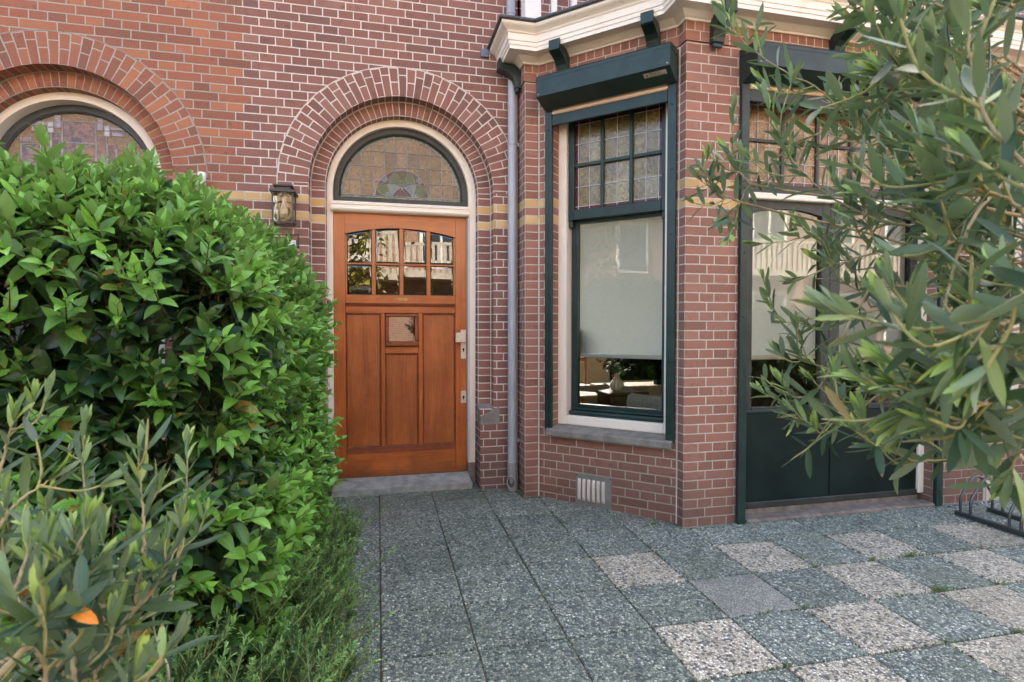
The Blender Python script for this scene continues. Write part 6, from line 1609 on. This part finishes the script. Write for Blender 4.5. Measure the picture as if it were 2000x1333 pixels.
# =================================================================== ACROSS THE STREET (seen only in the panes)
def street_house(x0, x1, y, h, wallm, lbl, face=-1):
    t = thing('terraced_house', lbl, 'house', ((x0 + x1) / 2, y, -.2))
    b = MB(); b.box(x0, x1, y - 6, y, -.2, h); b.build('wall', wallm, t)
    w = (x1 - x0)
    for i, f in enumerate((.22, .72)):
        for z in (.7, 3.7, 6.3):
            if z + 1.8 > h: continue
            cx = x0 + w * f; b = MB(); b.box(cx - .75, cx + .75, y + .002, y + .09, z - .12, z + 1.85, 0, .01); fr = b.build('window', M_WHITE, t)
            b = MB(); b.box(cx - .62, cx - .05, y + .091, y + .10, z + .02, z + 1.7); b.box(cx + .05, cx + .62, y + .091, y + .10, z + .02, z + 1.7); b.build('pane', simple('far_pane', srgb(60, 70, 78), .1, .6), fr)
    b = MB(); b.box(x0 - .0, x1, y + .002, y + .35, h - .35, h + .05, 0, .02); b.build('cornice', M_WHITE, t)
    b = MB(); b.prism([(y + .3, h + .06), (y - 6, h + .06), (y - 3, h + 2.6)], x0, x1, 'x'); b.build('roof', simple('red_tiles', srgb(150, 84, 62), .8), t)
    b = MB(); b.box(x0 + .3, x1 - .3, y + .001, y + 1.1, 3.0, 3.2); 
    b.box(x0 + .3, x1 - .3, y + 1.02, y + 1.1, 4.1, 4.2); bal = b.build('balcony', simple('far_cream', srgb(196, 188, 172), .6, .3), t)
    b = MB()
    for k in range(int((w - .6) / .2)): b.box(x0 + .34 + k * .2, x0 + .46 + k * .2, y + 1.03, y + 1.09, 3.2, 4.1)
    b.build('railing_slats', bal.data.materials[0], bal)
PAL_FAR = [srgb(140, 98, 80), srgb(156, 116, 94), srgb(170, 130, 108)]
PAL_FAR2 = [srgb(140, 106, 84), srgb(160, 126, 100), srgb(176, 142, 114)]
def garden_hedge():
    rng = np.random.default_rng(77)
    t = thing('garden_hedge', 'long clipped dark hedge along the front of the garden, mirrored in the lower panes', 'hedge', (5, -6.6, -.2))
    lv = []
    for k in range(9000):
        x = rng.uniform(1.2, 9.5); f = rng.integers(0, 3)
        p = np.array([x, -6.6 + rng.normal(0, .04), rng.uniform(-.2, 1.5)])
        if f == 0: p[1] = -6.3 + rng.normal(0, .05)
        elif f == 1: p[1] = rng.uniform(-6.9, -6.3); p[2] = 1.5 + rng.normal(0, .07)
        o = unit(rng.normal(size=3)); l = rng.uniform(.07, .12); lv.append((p, o, rng.normal(size=3) + np.array([0, .6, .5]), l, l * .5, .2, rng.random() * .4, .2))
    leaf_mesh('foliage', lv, leaf_material('garden_hedge_leaf', srgb(30, 52, 32), srgb(74, 104, 48), srgb(70, 90, 56)), t)
    b = MB(); b.box(1.3, 9.4, -6.8, -6.42, -.2, 1.4); b.build('twiggy_core', simple('hedge_core', srgb(34, 34, 24), 1., .05), t)
garden_hedge()
SB = [brick('far_brick_red', PAL_FAR, MORT, seed=70, yellow=False, L=.22), brick('far_brick_orange', PAL_FAR2, MORT, seed=71, yellow=False), brick('far_brick_brown', PAL_FAR, MORT, seed=72, yellow=False)]
HL = ['red brick terraced house with white balcony across the street, opposite the front door', 'orange brick terraced house across the street, opposite the garden doors', 'brown brick terraced house across the street, right of the orange one', 'red brick terraced house across the street, right end of the row', 'orange brick terraced house across the street, left end of the row']
for i, (x0, x1) in enumerate(((-2.2, 3.6), (3.6, 9.4), (9.4, 15.2), (15.2, 21), (-8, -2.2))):
    street_house(x0, x1, -15, 8.2 + .3 * (i % 2), SB[[0, 1, 2, 0, 1][i]], HL[i])
def street_tree(lbl, x, y, h, r, n, cols, seed, group):
    rng = np.random.default_rng(seed)
    t = thing('garden_tree', lbl, 'tree', (x, y, -.2), group)
    b = MB(); b.tube([(x, y, -.2), (x + .1, y + .05, h * .3), (x - .1, y, h * .55), (x, y, h * .85)], [.16, .13, .09, .03], 9)
    lv = []
    for k in range(26):
        a = rng.uniform(0, 6.28); z0 = h * rng.uniform(.3, .8); e = np.array([x + math.cos(a) * r * rng.uniform(.5, .95), y + math.sin(a) * r * rng.uniform(.5, .95), z0 + r * rng.uniform(.1, .7)])
        b.tube([(x, y, z0), tuple((np.array([x, y, z0]) + e) / 2 + np.array([0, 0, .1])), tuple(e)], [.05, .03, .01], 6)
        for j in range(n):
            p = e + rng.normal(0, r * .26, 3); o = unit(rng.normal(size=3)); l = rng.uniform(.1, .2); lv.append((p, o, rng.normal(size=3) + np.array([0, 0, .6]), l, l * .55, .2, rng.random(), .2))
    b.build('trunk', M_TWIGB, t); leaf_mesh('crown', lv, leaf_material('crown_leaf', *cols), t)
street_tree('tall yellow green garden tree across the path, mirrored in the left door panes', -1.2, -9.5, 5.2, 1.2, 60, (srgb(92, 96, 30), srgb(150, 146, 50), srgb(120, 120, 50)), 3, None)
street_tree('dark garden tree left of the house, mirrored in the bay window', -6.6, -3.2, 4.8, 1.25, 40, (srgb(40, 62, 34), srgb(74, 100, 48), srgb(70, 90, 56)), 4, None)
street_tree('leafy tree by the street on the right, mirrored in the garden doors', 5.6, -9.0, 5.5, 1.5, 50, (srgb(46, 68, 36), srgb(90, 110, 50), srgb(80, 96, 60)), 5, None)
street_house_side = thing('terraced_house', 'pinkish corner house at the end of the street, mirrored in the bay window', 'house', (-13, -6, -.2))
b = MB(); b.box(-19, -13, -9, -3, -.2, 5.4); b.build('wall', SB[0], street_house_side)
for y in (-7.6, -4.6):
    for z in (.7, 3.2):
        b = MB(); b.box(-12.99, -12.9, y - .6, y + .6, z, z + 1.8); wf = b.build('window', M_WHITE, street_house_side)
        b = MB(); b.box(-12.899, -12.89, y - .5, y + .5, z + .1, z + 1.7); b.build('pane', simple('far_pane', srgb(60, 70, 78), .1, .6), wf)
b = MB(); b.box(-13.2, -12.6, -9.2, -2.8, 5.2, 5.5); b.build('cornice', M_WHITE, street_house_side)
b = MB(); b.prism([(-9.2, 5.51), (-2.8, 5.51), (-6, 7.6)], -19, -12.7, 'x'); b.build('roof', simple('dark_tiles', srgb(96, 78, 70), .8), street_house_side)
